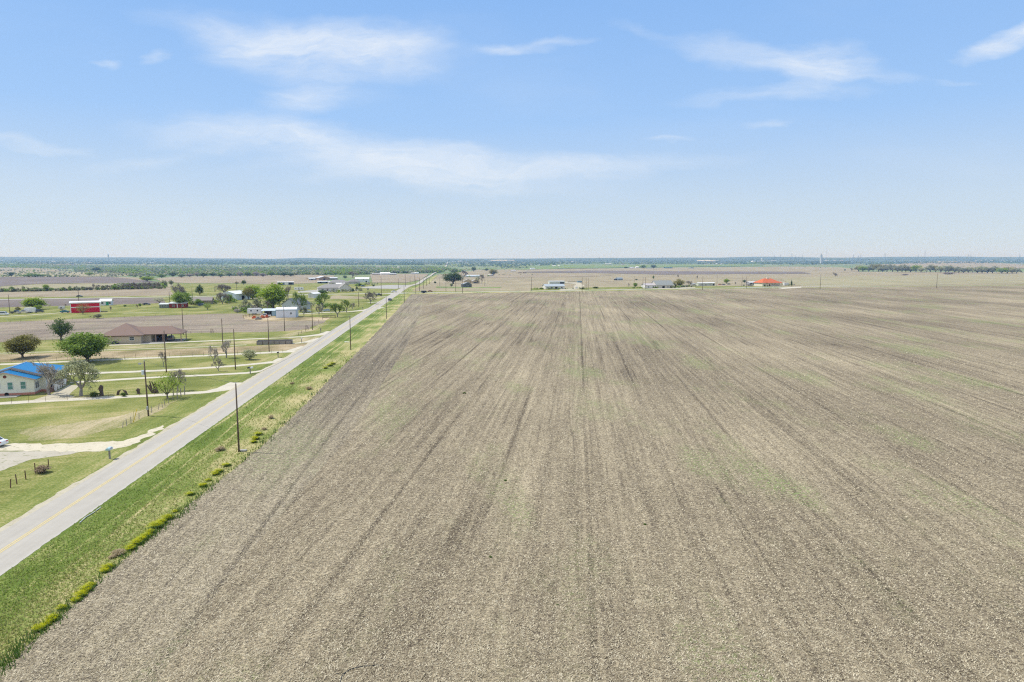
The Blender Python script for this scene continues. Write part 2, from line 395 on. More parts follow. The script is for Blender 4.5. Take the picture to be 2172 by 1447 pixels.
# ---------------------------------------------------------------- land cover
DS = [-60, 20, 60, 110, 240, 400, 560]; OFS = [13.2, 13.2, 13.3, 16.2, 16.8, 16, 14.5]
ledge = [road_at(d, o) for d, o in zip(DS, OFS)]
def cross_hit(off_road, off_cross):     # the point where a line beside the road meets a line beside the cross road
    a = road_at(600, off_road); b = cross_at(0, off_cross)
    det = rdx*(-cdir.y)+cdir.x*rdy
    t = ((b[0]-a[0])*(-cdir.y)+cdir.x*(b[1]-a[1]))/det
    return (a[0]+rdx*t, a[1]+rdy*t)
fc = cross_hit(15, -21)
patch('grass_verge', [road_at(-60, 2.5), road_at(-60, 14.5), *[road_at(d, o+1.5) for d, o in zip(DS[1:], OFS[1:])], cross_at(0, -22), cross_at(820, -22), cross_at(820, -2), cross_hit(2.5, -2)], M['verge'], 1)
field = patch('crop_field', ledge[:1]+jitter(ledge, .55, .8, 1, False)[1:]+[fc]+jitter([cross_at(20, -22), cross_at(830, -20)], 1.5, 6, 3, False)+[(1000, 300), (700, -60)], M['field'], 2)
patch('field_headland', jitter([(p[0]+.1, p[1]) for p in ledge], .55, .8, 1, False)+[fc]+[road_at(d, o+w) for d, o, w in [(560, 14.5, 11), (400, 16, 15), (240, 16.8, 15), (110, 16.2, 13), (60, 13.3, 12), (-60, 13.2, 12)]], M['head'], 3)
patch('lawn', [road_at(-60, -2.5), cross_hit(-2.5, 1), cross_at(-620, 1), (-620, 40), (-300, -60)], M['lawn'], 1)
patch('grass_verge', [road_at(-60, -2.6)]+jitter([cross_hit(-2.6, -2), cross_hit(-9, -2), road_at(300, -9.5), road_at(150, -10), road_at(60, -8.5)], .9, 1.2, 4, False)+[road_at(-60, -9)], M['leftverge'], 2)
lw = jitter([road_at(d, -3.25) for d in (-60, 100, 250, 400)], .13, .35, 6, False)+[road_at(d, -3.3) for d in (500, 600, 700, 900, 1150, 1500, 2150)]
rw = jitter([road_at(d, 3.55) for d in (-60, 100, 250, 400)], .14, .35, 8, False)+[road_at(d, 3.5) for d in (500, 600, 700, 900, 1150, 1500, 2150)]
fr = [P(943, 572), P(947, 563), P(949, 557.5)]
road = patch('main_road', rw+[(p[0]+5, p[1]) for p in fr]+[(p[0]-5, p[1]) for p in fr[::-1]]+lw[::-1], M['road'], 6)
for s_ in (-.15, .15):
    patch('road_marking', [road_at(-40, s_-.075), road_at(-40, s_+.075), cross_hit(s_+.075, -6), cross_hit(s_-.075, -6)], M['yellow'], 8)
patch('cross_road', jitter([cross_at(t, -3.6) for t in (-640, -300, -40)], .15, 1, 2, False)+[cross_hit(-10, -3), cross_hit(-3, -10), cross_hit(3.3, -11), cross_hit(10, -3.2)]+[cross_at(t, -4.2) for t in (40, 300, 840)]+[cross_at(t, 4.0) for t in (840, 300, 40)]+[cross_hit(11, 3), cross_hit(3.3, 10), cross_hit(-3.3, 10), cross_hit(-11, 3)]+[cross_at(t, 3.6) for t in (-40, -300, -640)], M['cross'], 5)
def drive(pts, w, mat='gravel', lvl=3, amp=.3):
    return patch('driveway', jitter(strip_poly(PX(*pts), w), amp, 1.0, len(pts)+pts[0][0]), M[mat], lvl)
def area(name, pts, mat, lvl=2, amp=1.0, step=2.0):
    return patch(name, PX(*pts), M[mat], lvl, amp, step, pts[0][0])
drive([(-60, 860), (0, 856), (100, 850), (180, 846), (260, 842), (350, 837.5), (440, 831.5), (478, 825), (520, 812)], [3.2, 3.2, 3.3, 3.3, 3, 3, 3, 5, 8])
area('driveway', [(70, 849), (108, 836), (146, 816.5), (168, 818), (150, 833), (147, 838), (160, 842), (140, 848)], 'gravel2', 4, .3)
drive([(150, 811), (195, 809), (267, 804), (338, 800), (440, 796), (526, 791), (560, 786), (585, 775)], 2.6, 'gravel')
drive([(133, 794), (190, 791.5), (260, 789.5), (340, 786), (420, 781.5), (500, 776), (553, 771), (590, 767), (612, 760)], [3.1]*7+[4.5, 6])
drive([(-60, 777), (0, 773), (100, 769), (200, 764.5), (330, 759), (445, 754), (550, 749), (619, 745.5), (660, 735)], [3.3]*6+[4, 6, 8])
drive([(-60, 752), (0, 749.5), (137, 745.5), (243, 742), (343, 739), (445, 735.5), (523, 731.5)], 1.9, 'gravel2')
drive([(592, 730.5), (630, 728), (657, 725), (690, 717)], [2.2, 2.4, 4, 6], 'gravel')
drive([(232, 732.5), (308, 729.5), (350, 727), (460, 722.5), (560, 718), (640, 714.5), (685, 709.5), (712, 703)], [2.9]*5+[3.5, 5, 8])
area('driveway', [(306, 725.5), (349, 724), (352, 728.5), (296, 731)], 'concrete', 4, .1)
drive([(628, 666.5), (690, 663), (745, 660.8), (781, 657.5), (803, 652)], [4, 4, 4, 7, 9])
drive([(781, 642.2), (807, 640.2), (826, 635)], 3.5)
drive([(700, 633), (740, 632.5), (800, 631), (825, 629)], 6, 'gravel2')
drive([(-60, 676), (0, 671.8), (60, 668.3), (115, 664.8), (150, 662)], 2.6)
drive([(262, 664.5), (330, 662.5), (350, 662)], 2.2, 'gravel2')
drive([(455, 636), (490, 634.5), (530, 634), (560, 632)], 5, 'gravel2')
area('driveway', [(-40, 952), (0, 949), (19, 941), (70, 942), (131, 942), (200, 938), (262, 935.5), (300, 925), (345, 902), (352, 906), (290, 942), (240, 954), (211, 957.5), (131, 959), (61, 956), (0, 956), (-40, 960)], 'caliche', 4, .95, .8)
area('driveway', [(-60, 962), (0, 958), (99, 957), (175, 957), (150, 964), (70, 974), (0, 1000), (-60, 1025)], 'greygravel', 3, .5, .8)
# side of the road, gravel shoulder
patch('road_shoulder', jitter([road_at(55, -4.0), road_at(250, -4.2), road_at(250, -2.8), road_at(55, -2.8)], .45, 1.2, 12), M['gravel2'], 4)
# pastures and fields to the west
area('brown_pasture', [(-90, 690), (0, 684), (130, 678), (260, 672.5), (460, 665.5), (513, 665), (560, 673), (640, 677), (700, 675), (690, 683), (650, 698), (588, 703.5), (420, 706.5), (350, 709.5), (216, 716), (108, 721), (0, 726), (-90, 731)], 'brown', 2, 2.5, 5)
area('dry_grass_strip', [(-60, 755), (0, 752), (137, 748.5), (343, 741.5), (445, 738), (560, 733), (640, 729), (690, 719), (650, 735), (612, 743), (445, 751), (330, 756), (200, 761), (100, 765.5), (0, 769), (-60, 773)], 'weeds', 2, .8, 2)
area('dry_grass_strip', [(232, 736), (350, 730), (460, 726), (560, 721.5), (680, 714), (640, 727), (523, 729), (343, 737), (243, 739.5)], 'vergedry', 2, .8, 2)
area('dry_grass_strip', [(560, 718), (600, 710), (662, 697), (690, 684), (698, 684), (668, 700), (610, 716)], 'vergedry', 3, .6, 2)
area('dry_grass_strip', [(40, 912), (150, 898), (240, 885), (300, 872), (372, 848), (385, 846), (340, 872), (260, 905), (150, 930), (60, 935)], 'vergedry', 2, 1.2, 1.6)
area('dark_plowed_field', [(-90, 637), (0, 634.5), (180, 633), (345, 631.5), (352, 643), (230, 646.5), (150, 648.5), (0, 652.5), (-90, 656)], 'dark', 2, 1, 6)
area('tan_field', [(-90, 624), (0, 620.5), (140, 617.5), (280, 613), (360, 610), (366, 627), (0, 631), (-90, 633)], 'pink', 2, 1.5, 8)
area('dark_plowed_field', [(-90, 590), (0, 588.5), (219, 587.5), (300, 594), (345, 600), (280, 602), (187, 601), (80, 602.5), (0, 608), (-90, 610)], 'dark', 2, 4, 25)
area('meadow', [(-90, 612), (0, 608.5), (80, 603.5), (187, 602), (345, 600.5), (368, 604), (362, 610), (280, 613), (140, 617.5), (0, 620.5), (-90, 624)], 'olive', 2, 2, 12)
area('meadow', [(-60, 588), (0, 587.5), (219, 586.5), (330, 583), (420, 585), (420, 580), (200, 577), (-60, 580)], 'olive', 1, 6, 50)
area('tan_field', [(75, 604.5), (187, 601.5), (206, 602), (100, 606)], 'tan', 3, 2, 15)
area('tan_field', [(219, 587.3), (300, 589.5), (335, 592), (300, 595)], 'pink', 3, 3, 20)
area('brown_pasture', [(325, 592), (368, 587.5), (500, 585.5), (660, 583), (712, 585), (692, 599), (590, 603.5), (500, 601), (400, 601), (345, 598.5)], 'pink', 2, 4, 25)
area('tan_field', [(785, 582.5), (850, 581.5), (909, 581.5), (893, 594), (862, 600), (790, 600)], 'pink', 3, 2, 15)
area('tan_field', [(-60, 578), (0, 568), (70, 567), (150, 574), (100, 578), (-60, 584)], 'tan', 2, 8, 60)
area('tan_field', [(70, 582), (210, 577), (330, 584), (219, 587), (0, 588)], 'olive', 2, 6, 50)
area('tan_field', [(85, 563), (150, 560.5), (175, 561), (110, 564)], 'pink', 3, 8, 60)
area('concrete_yard', [(762, 610), (826, 605), (868, 605), (862, 609), (840, 613), (780, 612)], 'concrete', 4, .5, 4)
area('concrete_yard', [(632, 618), (700, 613), (760, 613), (760, 617), (700, 619), (632, 621)], 'concrete', 3, .5, 4)
area('dirt_yard', [(700, 634), (702, 628), (720, 627), (775, 630), (775, 634)], 'tan', 3, .8, 3)
area('dirt_yard', [(512, 668), (560, 665), (640, 672), (700, 674), (690, 680), (560, 682), (520, 678)], 'weeds', 3, .8, 3)
# east of the road beyond the cross road
area('stubble_field', [(862, 618), (905, 602), (925, 583), (960, 580), (1010, 573), (1180, 571), (1330, 569.5), (1480, 568), (1700, 566), (1816, 570), (1822, 577), (2000, 577), (2172, 578), (2330, 578), (2330, 601), (2172, 604), (1700, 610), (1200, 616.5)], 'tan', 1, 1, 12)
area('grass_verge', [(858, 619), (893, 603), (915, 586), (930, 584), (906, 604), (872, 619)], 'verge', 3, .8, 6)
area('stubble_field', [(1100, 577.5), (1250, 574.5), (1420, 576), (1700, 577), (1720, 581), (1400, 583), (1250, 579.5), (1130, 579)], 'dark', 3, 4, 25)
area('stubble_field', [(930, 590), (945, 583), (1100, 583), (1300, 584.5), (1250, 587), (1010, 590)], 'pink', 3, 3, 20)
area('green_strip', [(925, 608), (1010, 609.5), (1065, 609), (1060, 611), (925, 610.5)], 'green', 3, .5, 4)
area('green_strip', [(1125, 612), (1210, 611), (1400, 607.5), (1560, 607), (1700, 609), (1700, 611), (1400, 614), (1125, 617)], 'lawn', 3, .6, 5)

area('olive_field', [(1655, 592), (1760, 587), (1900, 585.5), (2050, 582.5), (2330, 579), (2330, 600), (2060, 602.5), (1800, 607.5), (1700, 607)], 'olive', 3, 2, 12)
area('dirt_yard', [(1183, 613), (1215, 612), (1222, 603), (1200, 601), (1190, 598), (1230, 599), (1240, 606), (1232, 614), (1190, 616)], 'gravel2', 5, .6, 4)
area('driveway', [(1370, 612.5), (1430, 610), (1475, 609.5), (1475, 611), (1420, 613)], 'gravel2', 5, .4, 4)
area('driveway', [(1650, 611), (1700, 608.5), (1700, 610.5), (1660, 613)], 'gravel', 5, .3, 4)
area('green_field', [(1120, 568), (1175, 562.5), (1290, 564), (1450, 562), (1600, 561), (1620, 564.5), (1450, 566.5), (1200, 570), (1090, 573)], 'green', 2, 5, 40)
area('tan_field', [(1840, 563), (1990, 554.5), (2080, 556), (2172, 562), (2240, 565), (2240, 570), (2000, 570), (1900, 567)], 'tan', 2, 8, 60)
# ---------------------------------------------------------------- haze
hm = bpy.data.materials.new('haze'); hm.use_nodes = True; g = G(hm.node_tree); g.N.clear()
pv = g.node('ShaderNodeVolumePrincipled', {'Color': (.32, .57, 1.0), 'Absorption Color': (1, 1, 1, 1), 'Density': 8.5e-5, 'Anisotropy': .1})
g.node('ShaderNodeOutputMaterial', {'Volume': pv.outputs[0]})
def box_me(name, a, b, mat):
    (x0, y0, z0), (x1, y1, z1) = a, b
    v = [(x, y, z) for z in (z0, z1) for y in (y0, y1) for x in (x0, x1)]
    return mesh_np(name, v, [(0, 2, 3, 1), (4, 5, 7, 6), (0, 1, 5, 4), (2, 6, 7, 3), (0, 4, 6, 2), (1, 3, 7, 5)], mat)
tag(link(bpy.data.objects.new('haze', box_me('haze', (-21000, -1500, -40), (21000, 15700, 135), hm))), kind='stuff')
# ---------------------------------------------------------------- object helpers
MC = {}
def paint(col, rough=.6, var=.12, spec=.3, kind='paint'):
    key = (col, rough, var, kind)
    if key in MC: return MC[key]
    def fn(g, co):
        n = g.noise(co, 1.3, 5, .65); n2 = g.noise(g.vm(co, (6, 6, .6)), 1, 3, .6)
        k = g.m('ADD', g.m('MULTIPLY', n, .6), g.m('MULTIPLY', n2, .4))
        c = g.ramp(k, [(.3, tuple(q*(1-var) for q in col)), (.7, tuple(min(.9, q*(1+var)) for q in col))])
        if kind == 'ribs':
            x, y, z = g.xyz(co)[:3]
            w = g.m('SINE', g.m('MULTIPLY', g.m('ADD', x, y), 14)); w = g.m('ADD', .93, g.m('MULTIPLY', w, .07))
            c = g.mix(1.0, c, g.comb(w, w, w), 'MULTIPLY')
        if kind == 'siding':
            x, y, z = g.xyz(co)[:3]
            w = g.rng(g.m('FRACT', g.m('MULTIPLY', z, 5)), .0, .12, .86, 1); c = g.mix(1.0, c, g.comb(w, w, w), 'MULTIPLY')
        if kind == 'shingle':
            b = g.node('ShaderNodeTexBrick', {'Vector': g.vm(co, (1, 1.2, 1)), 'Color1': col, 'Color2': tuple(q*.8 for q in col), 'Mortar': tuple(q*.7 for q in col), 'Scale': 3.5}).outputs[0]
            c = g.mix(.6, c, b)
        return c
    MC[key] = newmat('%s %.2f %.2f %.2f' % (kind, *col), fn, rough, spec=spec); return MC[key]
GLASS = newmat('dark glass', lambda g, co: g.ramp(g.noise(co, 2, 2), [(.3, (.03, .045, .06)), (.7, (.09, .12, .14))]), .12, spec=.6)
TYRE = paint((.03, .03, .03), .9)
WHITE = paint((.80, .80, .78), .5, .04); TRIM = paint((.70, .70, .68), .5, .05)
WOODP = newmat('weathered pole wood', lambda g, co: g.ramp(g.noise(g.vm(co, (14, 14, 1.2)), 1, 6, .7), [(.3, (.075, .055, .042)), (.55, (.14, .105, .08)), (.8, (.25, .20, .155))]), .9)
WOODG = newmat('grey weathered wood', lambda g, co: g.ramp(g.noise(g.vm(co, (9, 9, 2)), 1, 5, .7), [(.3, (.17, .16, .145)), (.7, (.38, .355, .32))]), .9)
RUST = paint((.13, .075, .05), .9, .3)
GALV = paint((.42, .43, .44), .4, .1)
class MB:
    def __init__(s): s.v = []; s.f = []
    def add(s, v, f): n = len(s.v); s.v += [tuple(p) for p in v]; s.f += [tuple(i+n for i in q) for q in f]; return s
    def box(s, x0, x1, y0, y1, z0, z1):
        return s.add([(x, y, z) for z in (z0, z1) for y in (y0, y1) for x in (x0, x1)], [(0, 2, 3, 1), (4, 5, 7, 6), (0, 1, 5, 4), (2, 6, 7, 3), (0, 4, 6, 2), (1, 3, 7, 5)])
    def tube(s, pts, rad, n=6, cap=True):
        base = len(s.v); k = len(pts); ref = None
        for i, p in enumerate(pts):
            p = Vector(p); a = Vector(pts[max(0, i-1)]); b = Vector(pts[min(k-1, i+1)]); d = (b-a).normalized()
            if ref is None: ref = Vector((1, 0, 0)) if abs(d.x) < .8 else Vector((0, 1, 0))
            u = d.cross(ref).normalized(); w = d.cross(u)
            for j in range(n):
                t = 2*pi*j/n; q = p+(u*cos(t)+w*sin(t))*rad[i]; s.v.append(tuple(q))
        for i in range(k-1):
            for j in range(n):
                a = base+i*n+j; b = base+i*n+(j+1) % n; s.f.append((a, b, b+n, a+n))
        if cap: s.f.append(tuple(base+j for j in range(n))[::-1]); s.f.append(tuple(base+(k-1)*n+j for j in range(n)))
        return s
    def prism(s, prof, y0, y1, axis='y'):     # profile in (x,z) swept along y
        n = len(prof)
        if axis == 'y': v = [(x, y0, z) for x, z in prof]+[(x, y1, z) for x, z in prof]
        else: v = [(y0, x, z) for x, z in prof]+[(y1, x, z) for x, z in prof]
        f = [tuple(range(n)), tuple(range(2*n-1, n-1, -1))]+[(i, i+n, (i+1) % n+n, (i+1) % n) for i in range(n)]
        return s.add(v, f)
    def build(s, name, mat, parent=None, label=None, smooth=False):
        me = bpy.data.meshes.new(name); me.from_pydata(s.v, [], s.f); me.materials.append(mat)
        import bmesh
        bm = bmesh.new(); bm.from_mesh(me); bmesh.ops.recalc_face_normals(bm, faces=bm.faces[:]); bm.to_mesh(me); bm.free()
        if smooth:
            for p in me.polygons: p.use_smooth = True
        o = link(bpy.data.objects.new(name, me), parent)
        if label: o['label'] = label
        return o
def empty(name, loc, rz=0.0, label=None, cat=None, group=None):
    o = bpy.data.objects.new(name, None); o.empty_display_size = .5; link(o); o.location = loc; o.rotation_euler = (0, 0, rz)
    return tag(o, label, cat, group)
def kids(o): return [c for c in COL.objects if c.parent == o]
KIDS = {}
def copy_tree(o, parent=None):
    if o.name not in KIDS: KIDS[o.name] = kids(o)
    c = o.copy(); COL.objects.link(c); c.parent = parent
    for ch in KIDS[o.name]: copy_tree(ch, c)
    return c
def scale_at(px, py):       # pixels (of the 2172 frame) per metre at a ground point
    x, y = P(px, py); return F/(y*cos(PITCH)+(CAMH-hgt(x, y))*sin(PITCH))
LOT = R(16)
ORD = ['first', 'second', 'third', 'fourth', 'fifth', 'sixth', 'seventh', 'eighth', 'ninth', 'tenth', 'eleventh', 'twelfth', 'thirteenth', 'fourteenth', 'fifteenth', 'sixteenth', 'seventeenth', 'eighteenth', 'nineteenth', 'twentieth']
ORD += ['twenty-'+o for o in ORD[:9]]+['thirtieth']+['thirty-'+o for o in ORD[:9]]
# ---------------------------------------------------------------- buildings
def roof_mesh(kind, w, d, h, rise, ov, axis):
    m = MB(); t = .18; x0, x1, y0, y1 = -w/2-ov, w/2+ov, -ov, d+ov
    if kind == 'gable':
        if axis == 'y': a0, a1, b0, b1 = x0, x1, y0, y1
        else: a0, a1, b0, b1 = y0, y1, x0, x1
        mid = (a0+a1)/2; half = (a1-a0)/2; base = h-rise*ov/(half-ov)
        prof = [(a0, base), (mid, h+rise), (a1, base), (a1, base+t), (mid, h+rise+t), (a0, base+t)]
        if axis == 'y': m.prism(prof[:2]+prof[4:], b0, b1).prism([prof[1], prof[2], prof[3], prof[4]], b0, b1)
        else: m.prism(prof[:2]+prof[4:], b0, b1, 'x').prism([prof[1], prof[2], prof[3], prof[4]], b0, b1, 'x')
    elif kind == 'hip':
        if w >= d: r0, r1 = (x0+(y1-y0)/2, (y0+y1)/2), (x1-(y1-y0)/2, (y0+y1)/2)
        else: r0, r1 = ((x0+x1)/2, y0+(x1-x0)/2), ((x0+x1)/2, y1-(x1-x0)/2)
        b = h-.05
        v = [(x0, y0, b), (x1, y0, b), (x1, y1, b), (x0, y1, b), (x0, y0, b+t), (x1, y0, b+t), (x1, y1, b+t), (x0, y1, b+t), (*r0, h+rise), (*r1, h+rise)]
        f = [(0, 3, 2, 1), (0, 1, 5, 4), (1, 2, 6, 5), (2, 3, 7, 6), (3, 0, 4, 7)]
        if w >= d: f += [(4, 5, 9, 8), (5, 6, 9), (6, 7, 8, 9), (7, 4, 8)]
        else: f += [(4, 5, 8), (5, 6, 9, 8), (6, 7, 9), (7, 4, 8, 9)]
        m.add(v, f)
    elif kind == 'shed':       # rises towards the back
        m.prism([(y0, h-.1), (y1, h+rise), (y1, h+rise+t), (y0, h-.1+t)], x0, x1, 'x')
    else: m.box(x0, x1, y0, y1, h, h+.2)
    return m
def wall_mesh(kind, w, d, h, rise, axis):
    m = MB(); rr = rise*.97
    if kind == 'gable' and axis == 'y': m.prism([(-w/2, 0), (w/2, 0), (w/2, h-.03), (0, h+rr-.03), (-w/2, h-.03)], 0, d)
    elif kind == 'gable': m.prism([(0, 0), (d, 0), (d, h-.03), (d/2, h+rr-.03), (0, h-.03)], -w/2, w/2, 'x')
    elif kind == 'shed': m.prism([(0, 0), (d, 0), (d, h+rise-.15), (0, h-.15)], -w/2, w/2, 'x')
    else: m.box(-w/2, w/2, 0, d, 0, h-.02)
    return m
def opening(root, w, d, spec, frame=TRIM):
    face, u, z, ww, hh, kind = spec; p = .04
    def q(m, a0, a1, z0, z1, o0, o1):
        if face == 'f': m.box(a0, a1, -o1, -o0, z0, z1)
        elif face == 'b': m.box(a0, a1, d+o0, d+o1, z0, z1)
        elif face == 'r': m.box(w/2+o0, w/2+o1, a0, a1, z0, z1)
        else: m.box(-w/2-o1, -w/2-o0, a0, a1, z0, z1)
        return m
    a0, a1, z0, z1 = u-ww/2, u+ww/2, z, z+hh
    if kind == 'w':
        m = MB(); t = .09
        for (b0, b1, c0_, c1_) in ((a0-t, a1+t, z0-t, z0), (a0-t, a1+t, z1, z1+t), (a0-t, a0, z0, z1), (a1, a1+t, z0, z1), (a0, a1, (z0+z1)/2-.03, (z0+z1)/2+.03)): q(m, b0, b1, c0_, c1_, .003, .06)
        o = m.build('window', frame, root); q(MB(), a0, a1, z0, z1, .002, .02).build('pane', GLASS, o)
    elif kind == 'd':
        o = q(MB(), a0, a1, z0, z1, .003, .06).build('door', paint((.16, .12, .10)), root)
    elif kind == 'D':
        o = q(MB(), a0, a1, z0, z1, .003, .05).build('door', WHITE, root)
    elif kind == 'g': o = q(MB(), a0, a1, z0, z1, .003, .05).build('garage_door', paint((.62, .60, .56)), root)
    elif kind == 'o': o = q(MB(), a0, a1, z0, z1, .003, .03).build('opening', paint((.02, .022, .025), .95), root)
    elif kind == 'G': o = q(MB(), a0, a1, z0, z1, .003, .06).build('door', paint((.02, .30, .14)), root)
def house(name, label, cat, px, py, w, d, h, roof, rise, wall, roofc, rz=LOT, axis='x', wins=(), ov=.45, mk='paint', rk='ribs', wpx=None, group=None, extra=None):
    s = scale_at(px, py)
    if wpx: w = wpx/s
    p = P3(px, py, -.05); root = empty(name, p, rz, label, cat, group)
    wall_mesh(roof, w, d, h, rise, axis).build('wall', paint(wall, .75, .07, kind=mk), root)
    rf = roof_mesh(roof, w, d, h, rise, ov, axis).build('roof', paint(roofc, .45 if rk == 'ribs' else .85, .10, kind=rk), root)
    for q in wins:
        if isinstance(q[1], str): q = (q[0], float(q[1])*(w if q[0] in 'fb' else d), *q[2:])
        opening(root, w, d, q)
    if extra: extra(root, w, d, h, rf)
    return root
# ---------------------------------------------------------------- vehicles (x along the length, front at +x)
def car_parts(kind, col, name, glass=GLASS):
    root = empty(name, (0, 0, -500))
    body = paint(col, .25, .03, .5)
    L, Wd, Hh = {'sedan': (4.7, 1.82, 1.45), 'suv': (4.9, 1.95, 1.78), 'pickup': (5.6, 2.0, 1.85), 'van': (5.6, 2.0, 2.1)}[kind]
    lo = {'sedan': [(-L/2, .35), (-L/2, .85), (-L/2+.15, .98), (-L/2+1.0, 1.0), (L/2-1.25, .98), (L/2-.2, .78), (L/2, .6), (L/2, .3)],
          'suv': [(-L/2, .4), (-L/2, 1.0), (-L/2+.1, 1.1), (L/2-1.2, 1.12), (L/2-.15, .98), (L/2, .7), (L/2, .38)],
          'pickup': [(-L/2, .5), (-L/2, 1.1), (-.6, 1.1), (.6, 1.15), (L/2-1.2, 1.18), (L/2-.1, 1.05), (L/2, .8), (L/2, .45)],
          'van': [(-L/2, .4), (-L/2, 1.2), (L/2-.9, 1.2), (L/2-.15, 1.0), (L/2, .7), (L/2, .38)]}[kind]
    up = {'sedan': [(-L/2+.55, .98), (-L/2+1.25, Hh), (.35, Hh), (L/2-1.35, .97)],
          'suv': [(-L/2+.08, 1.08), (-L/2+.4, Hh), (.6, Hh), (L/2-1.2, 1.1)],
          'pickup': [(-.75, 1.08), (-.6, Hh), (.9, Hh), (L/2-1.25, 1.15)],
          'van': [(-L/2+.03, 1.18), (-L/2+.15, Hh), (L/2-1.5, Hh), (L/2-.8, 1.18)]}[kind]
    b = MB(); b.prism(lo, -Wd/2, Wd/2); b.build('body', body, root)
    c = MB(); n = len(up); iw = Wd/2-.22; bw = Wd/2-.05
    zt = max(z for _, z in up)
    v = [(x, -(iw if z > zt-.01 else bw), z) for x, z in up]+[(x, (iw if z > zt-.01 else bw), z) for x, z in up]
    f = [tuple(range(n)), tuple(range(2*n-1, n-1, -1))]+[(i, i+n, (i+1) % n+n, (i+1) % n) for i in range(n)]
    cab = c.add(v, f).build('cabin', body, root)
    # glass: slightly proud strips on sides, front and rear
    z0 = up[0][1]+.10; z1 = zt-.09; gl = MB()
    def xs(z):
        t = (z-up[0][1])/(zt-up[0][1]); return up[0][0]+(up[1][0]-up[0][0])*t, up[3][0]+(up[2][0]-up[3][0])*(z-up[3][1])/(zt-up[3][1])
    def hw(z): t = (z-up[0][1])/(zt-up[0][1]); return bw+(iw-bw)*t+.012
    (a0, b0), (a1, b1) = xs(z0), xs(z1)
    for sg in (-1, 1):
        gl.add([(a0+.25, sg*hw(z0), z0), (b0-.25, sg*hw(z0), z0), (b1-.12, sg*hw(z1), z1), (a1+.12, sg*hw(z1), z1)], [(0, 1, 2, 3)])
    for (xa, xb, e) in ((a0, a1, -.015), (b0, b1, .015)):
        gl.add([(xa+e, -hw(z0)+.15, z0), (xa+e, hw(z0)-.15, z0), (xb+e, hw(z1)-.13, z1), (xb+e, -hw(z1)+.13, z1)], [(0, 1, 2, 3)])
    gl.build('windows', glass, root)
    for x in (-L/2+.95, L/2-.95):
        for y in (-Wd/2+.12, Wd/2-.12):
            w = MB().tube([(x, y-.11, .34), (x, y+.11, .34)], [.34, .34], 14).build('wheel', TYRE, root)
            MB().tube([(x, y-.125, .34), (x, y+.125, .34)], [.18, .18], 10).build('rim', GALV, w)
    for y in (-Wd/2+.3, Wd/2-.3):
        MB().box(L/2-.06, L/2+.02, y-.18, y+.18, .62, .76).build('headlight', paint((.8, .8, .8), .2), root)
        MB().box(-L/2-.02, -L/2+.06, y-.18, y+.18, .72, .88).build('tail_light', paint((.45, .02, .02), .3), root)
    if kind == 'pickup': MB().box(-L/2+.12, -.8, -Wd/2+.12, Wd/2-.12, 1.08, 1.112).build('truck_bed', paint((.04, .04, .045)), root)
    return root
CARS = {}
def car(kind, col, px, py, rz, label, cat='car', name='parked_car', group=None):
    key = (kind, col, name); first = key not in CARS
    if first: CARS[key] = car_parts(kind, col, name)
    o = CARS[key] if first else copy_tree(CARS[key])
    o.location = P3(px, py, .03) if not isinstance(px, Vector) else px; o.rotation_euler = (0, 0, rz)
    return tag(o, label, cat, group)
# ---------------------------------------------------------------- poles
def util_pole(px, py, topy, label, lean=(0, 0), arm=None, box=False, group=None, r=.16, kind=None, name='utility_pole', cap=True):
    s = scale_at(px, py); H = (py-topy)/s*1.0; p = P3(px, py, -.05)
    root = empty(name, p, 0, label, 'utility pole' if name == 'utility_pole' else 'post', group)
    tx, ty = lean[0]*H, lean[1]*H; r = max(r, min(.22, p.y*.00042))
    MB().tube([(0, 0, 0), (tx*.5, ty*.5, H*.5), (tx, ty, H)], [r, r*.85, r*.66], 8).build('post', WOODP, root, smooth=True)
    if cap:
        ins = MB().tube([(tx, ty, H), (tx, ty, H+.10), (tx, ty, H+.28)], [.04, .09, .05], 6).build('insulator', GALV, root)
    if arm:
        d = Vector((cos(arm), sin(arm), 0))*1.2
        m = MB(); m.tube([Vector((tx, ty, H-.5))-d, Vector((tx, ty, H-.5))+d], [.07, .07], 4); m.build('crossarm', WOODP, root)
    if box:
        MB().tube([(tx*.8-.42, ty*.8, H*.76), (tx*.8-.42, ty*.8, H*.84)], [.27, .27], 10).build('transformer', paint((.62, .68, .72), .4), root)
        m = MB(); m.tube([(tx*.98, ty, H*.975), (tx*.98-.7, ty-.2, H*.96)], [.05, .05], 5); m.box(tx-1.0, tx-.6, ty-.35, ty-.05, H*.945, H*.975); m.build('street_light', GALV, root)
        m = MB(); m.box(-.12, .14, -.42, -.16, 1.3, 2.0); m.build('meter_box', GALV, root)
    return root
# ---------------------------------------------------------------- trees
def leafmat(name, cols, trans=.45):
    m = bpy.data.materials.new(name); m.use_nodes = True; g = G(m.node_tree); g.N.clear()
    isl = g.node('ShaderNodeNewGeometry').outputs['Random Per Island']
    co = g.node('ShaderNodeTexCoord').outputs['Object']
    oi = g.node('ShaderNodeObjectInfo').outputs['Random']
    k = g.m('ADD', g.m('MULTIPLY', isl, .6), g.m('MULTIPLY', g.noise(co, .55, 3, .6), .55))
    k = g.m('ADD', g.m('SUBTRACT', k, .08), g.m('MULTIPLY', g.m('SUBTRACT', oi, .5), .15), clamp=True)
    c = g.ramp(k, [(0, cols[0]), (.45, cols[1]), (.9, cols[2])])
    d = g.node('ShaderNodeBsdfDiffuse', {'Color': c}); t = g.node('ShaderNodeBsdfTranslucent', {'Color': c})
    mx = g.node('ShaderNodeMixShader', {0: trans, 1: d.outputs[0], 2: t.outputs[0]})
    g.node('ShaderNodeOutputMaterial', {'Surface': mx.outputs[0]}); return m
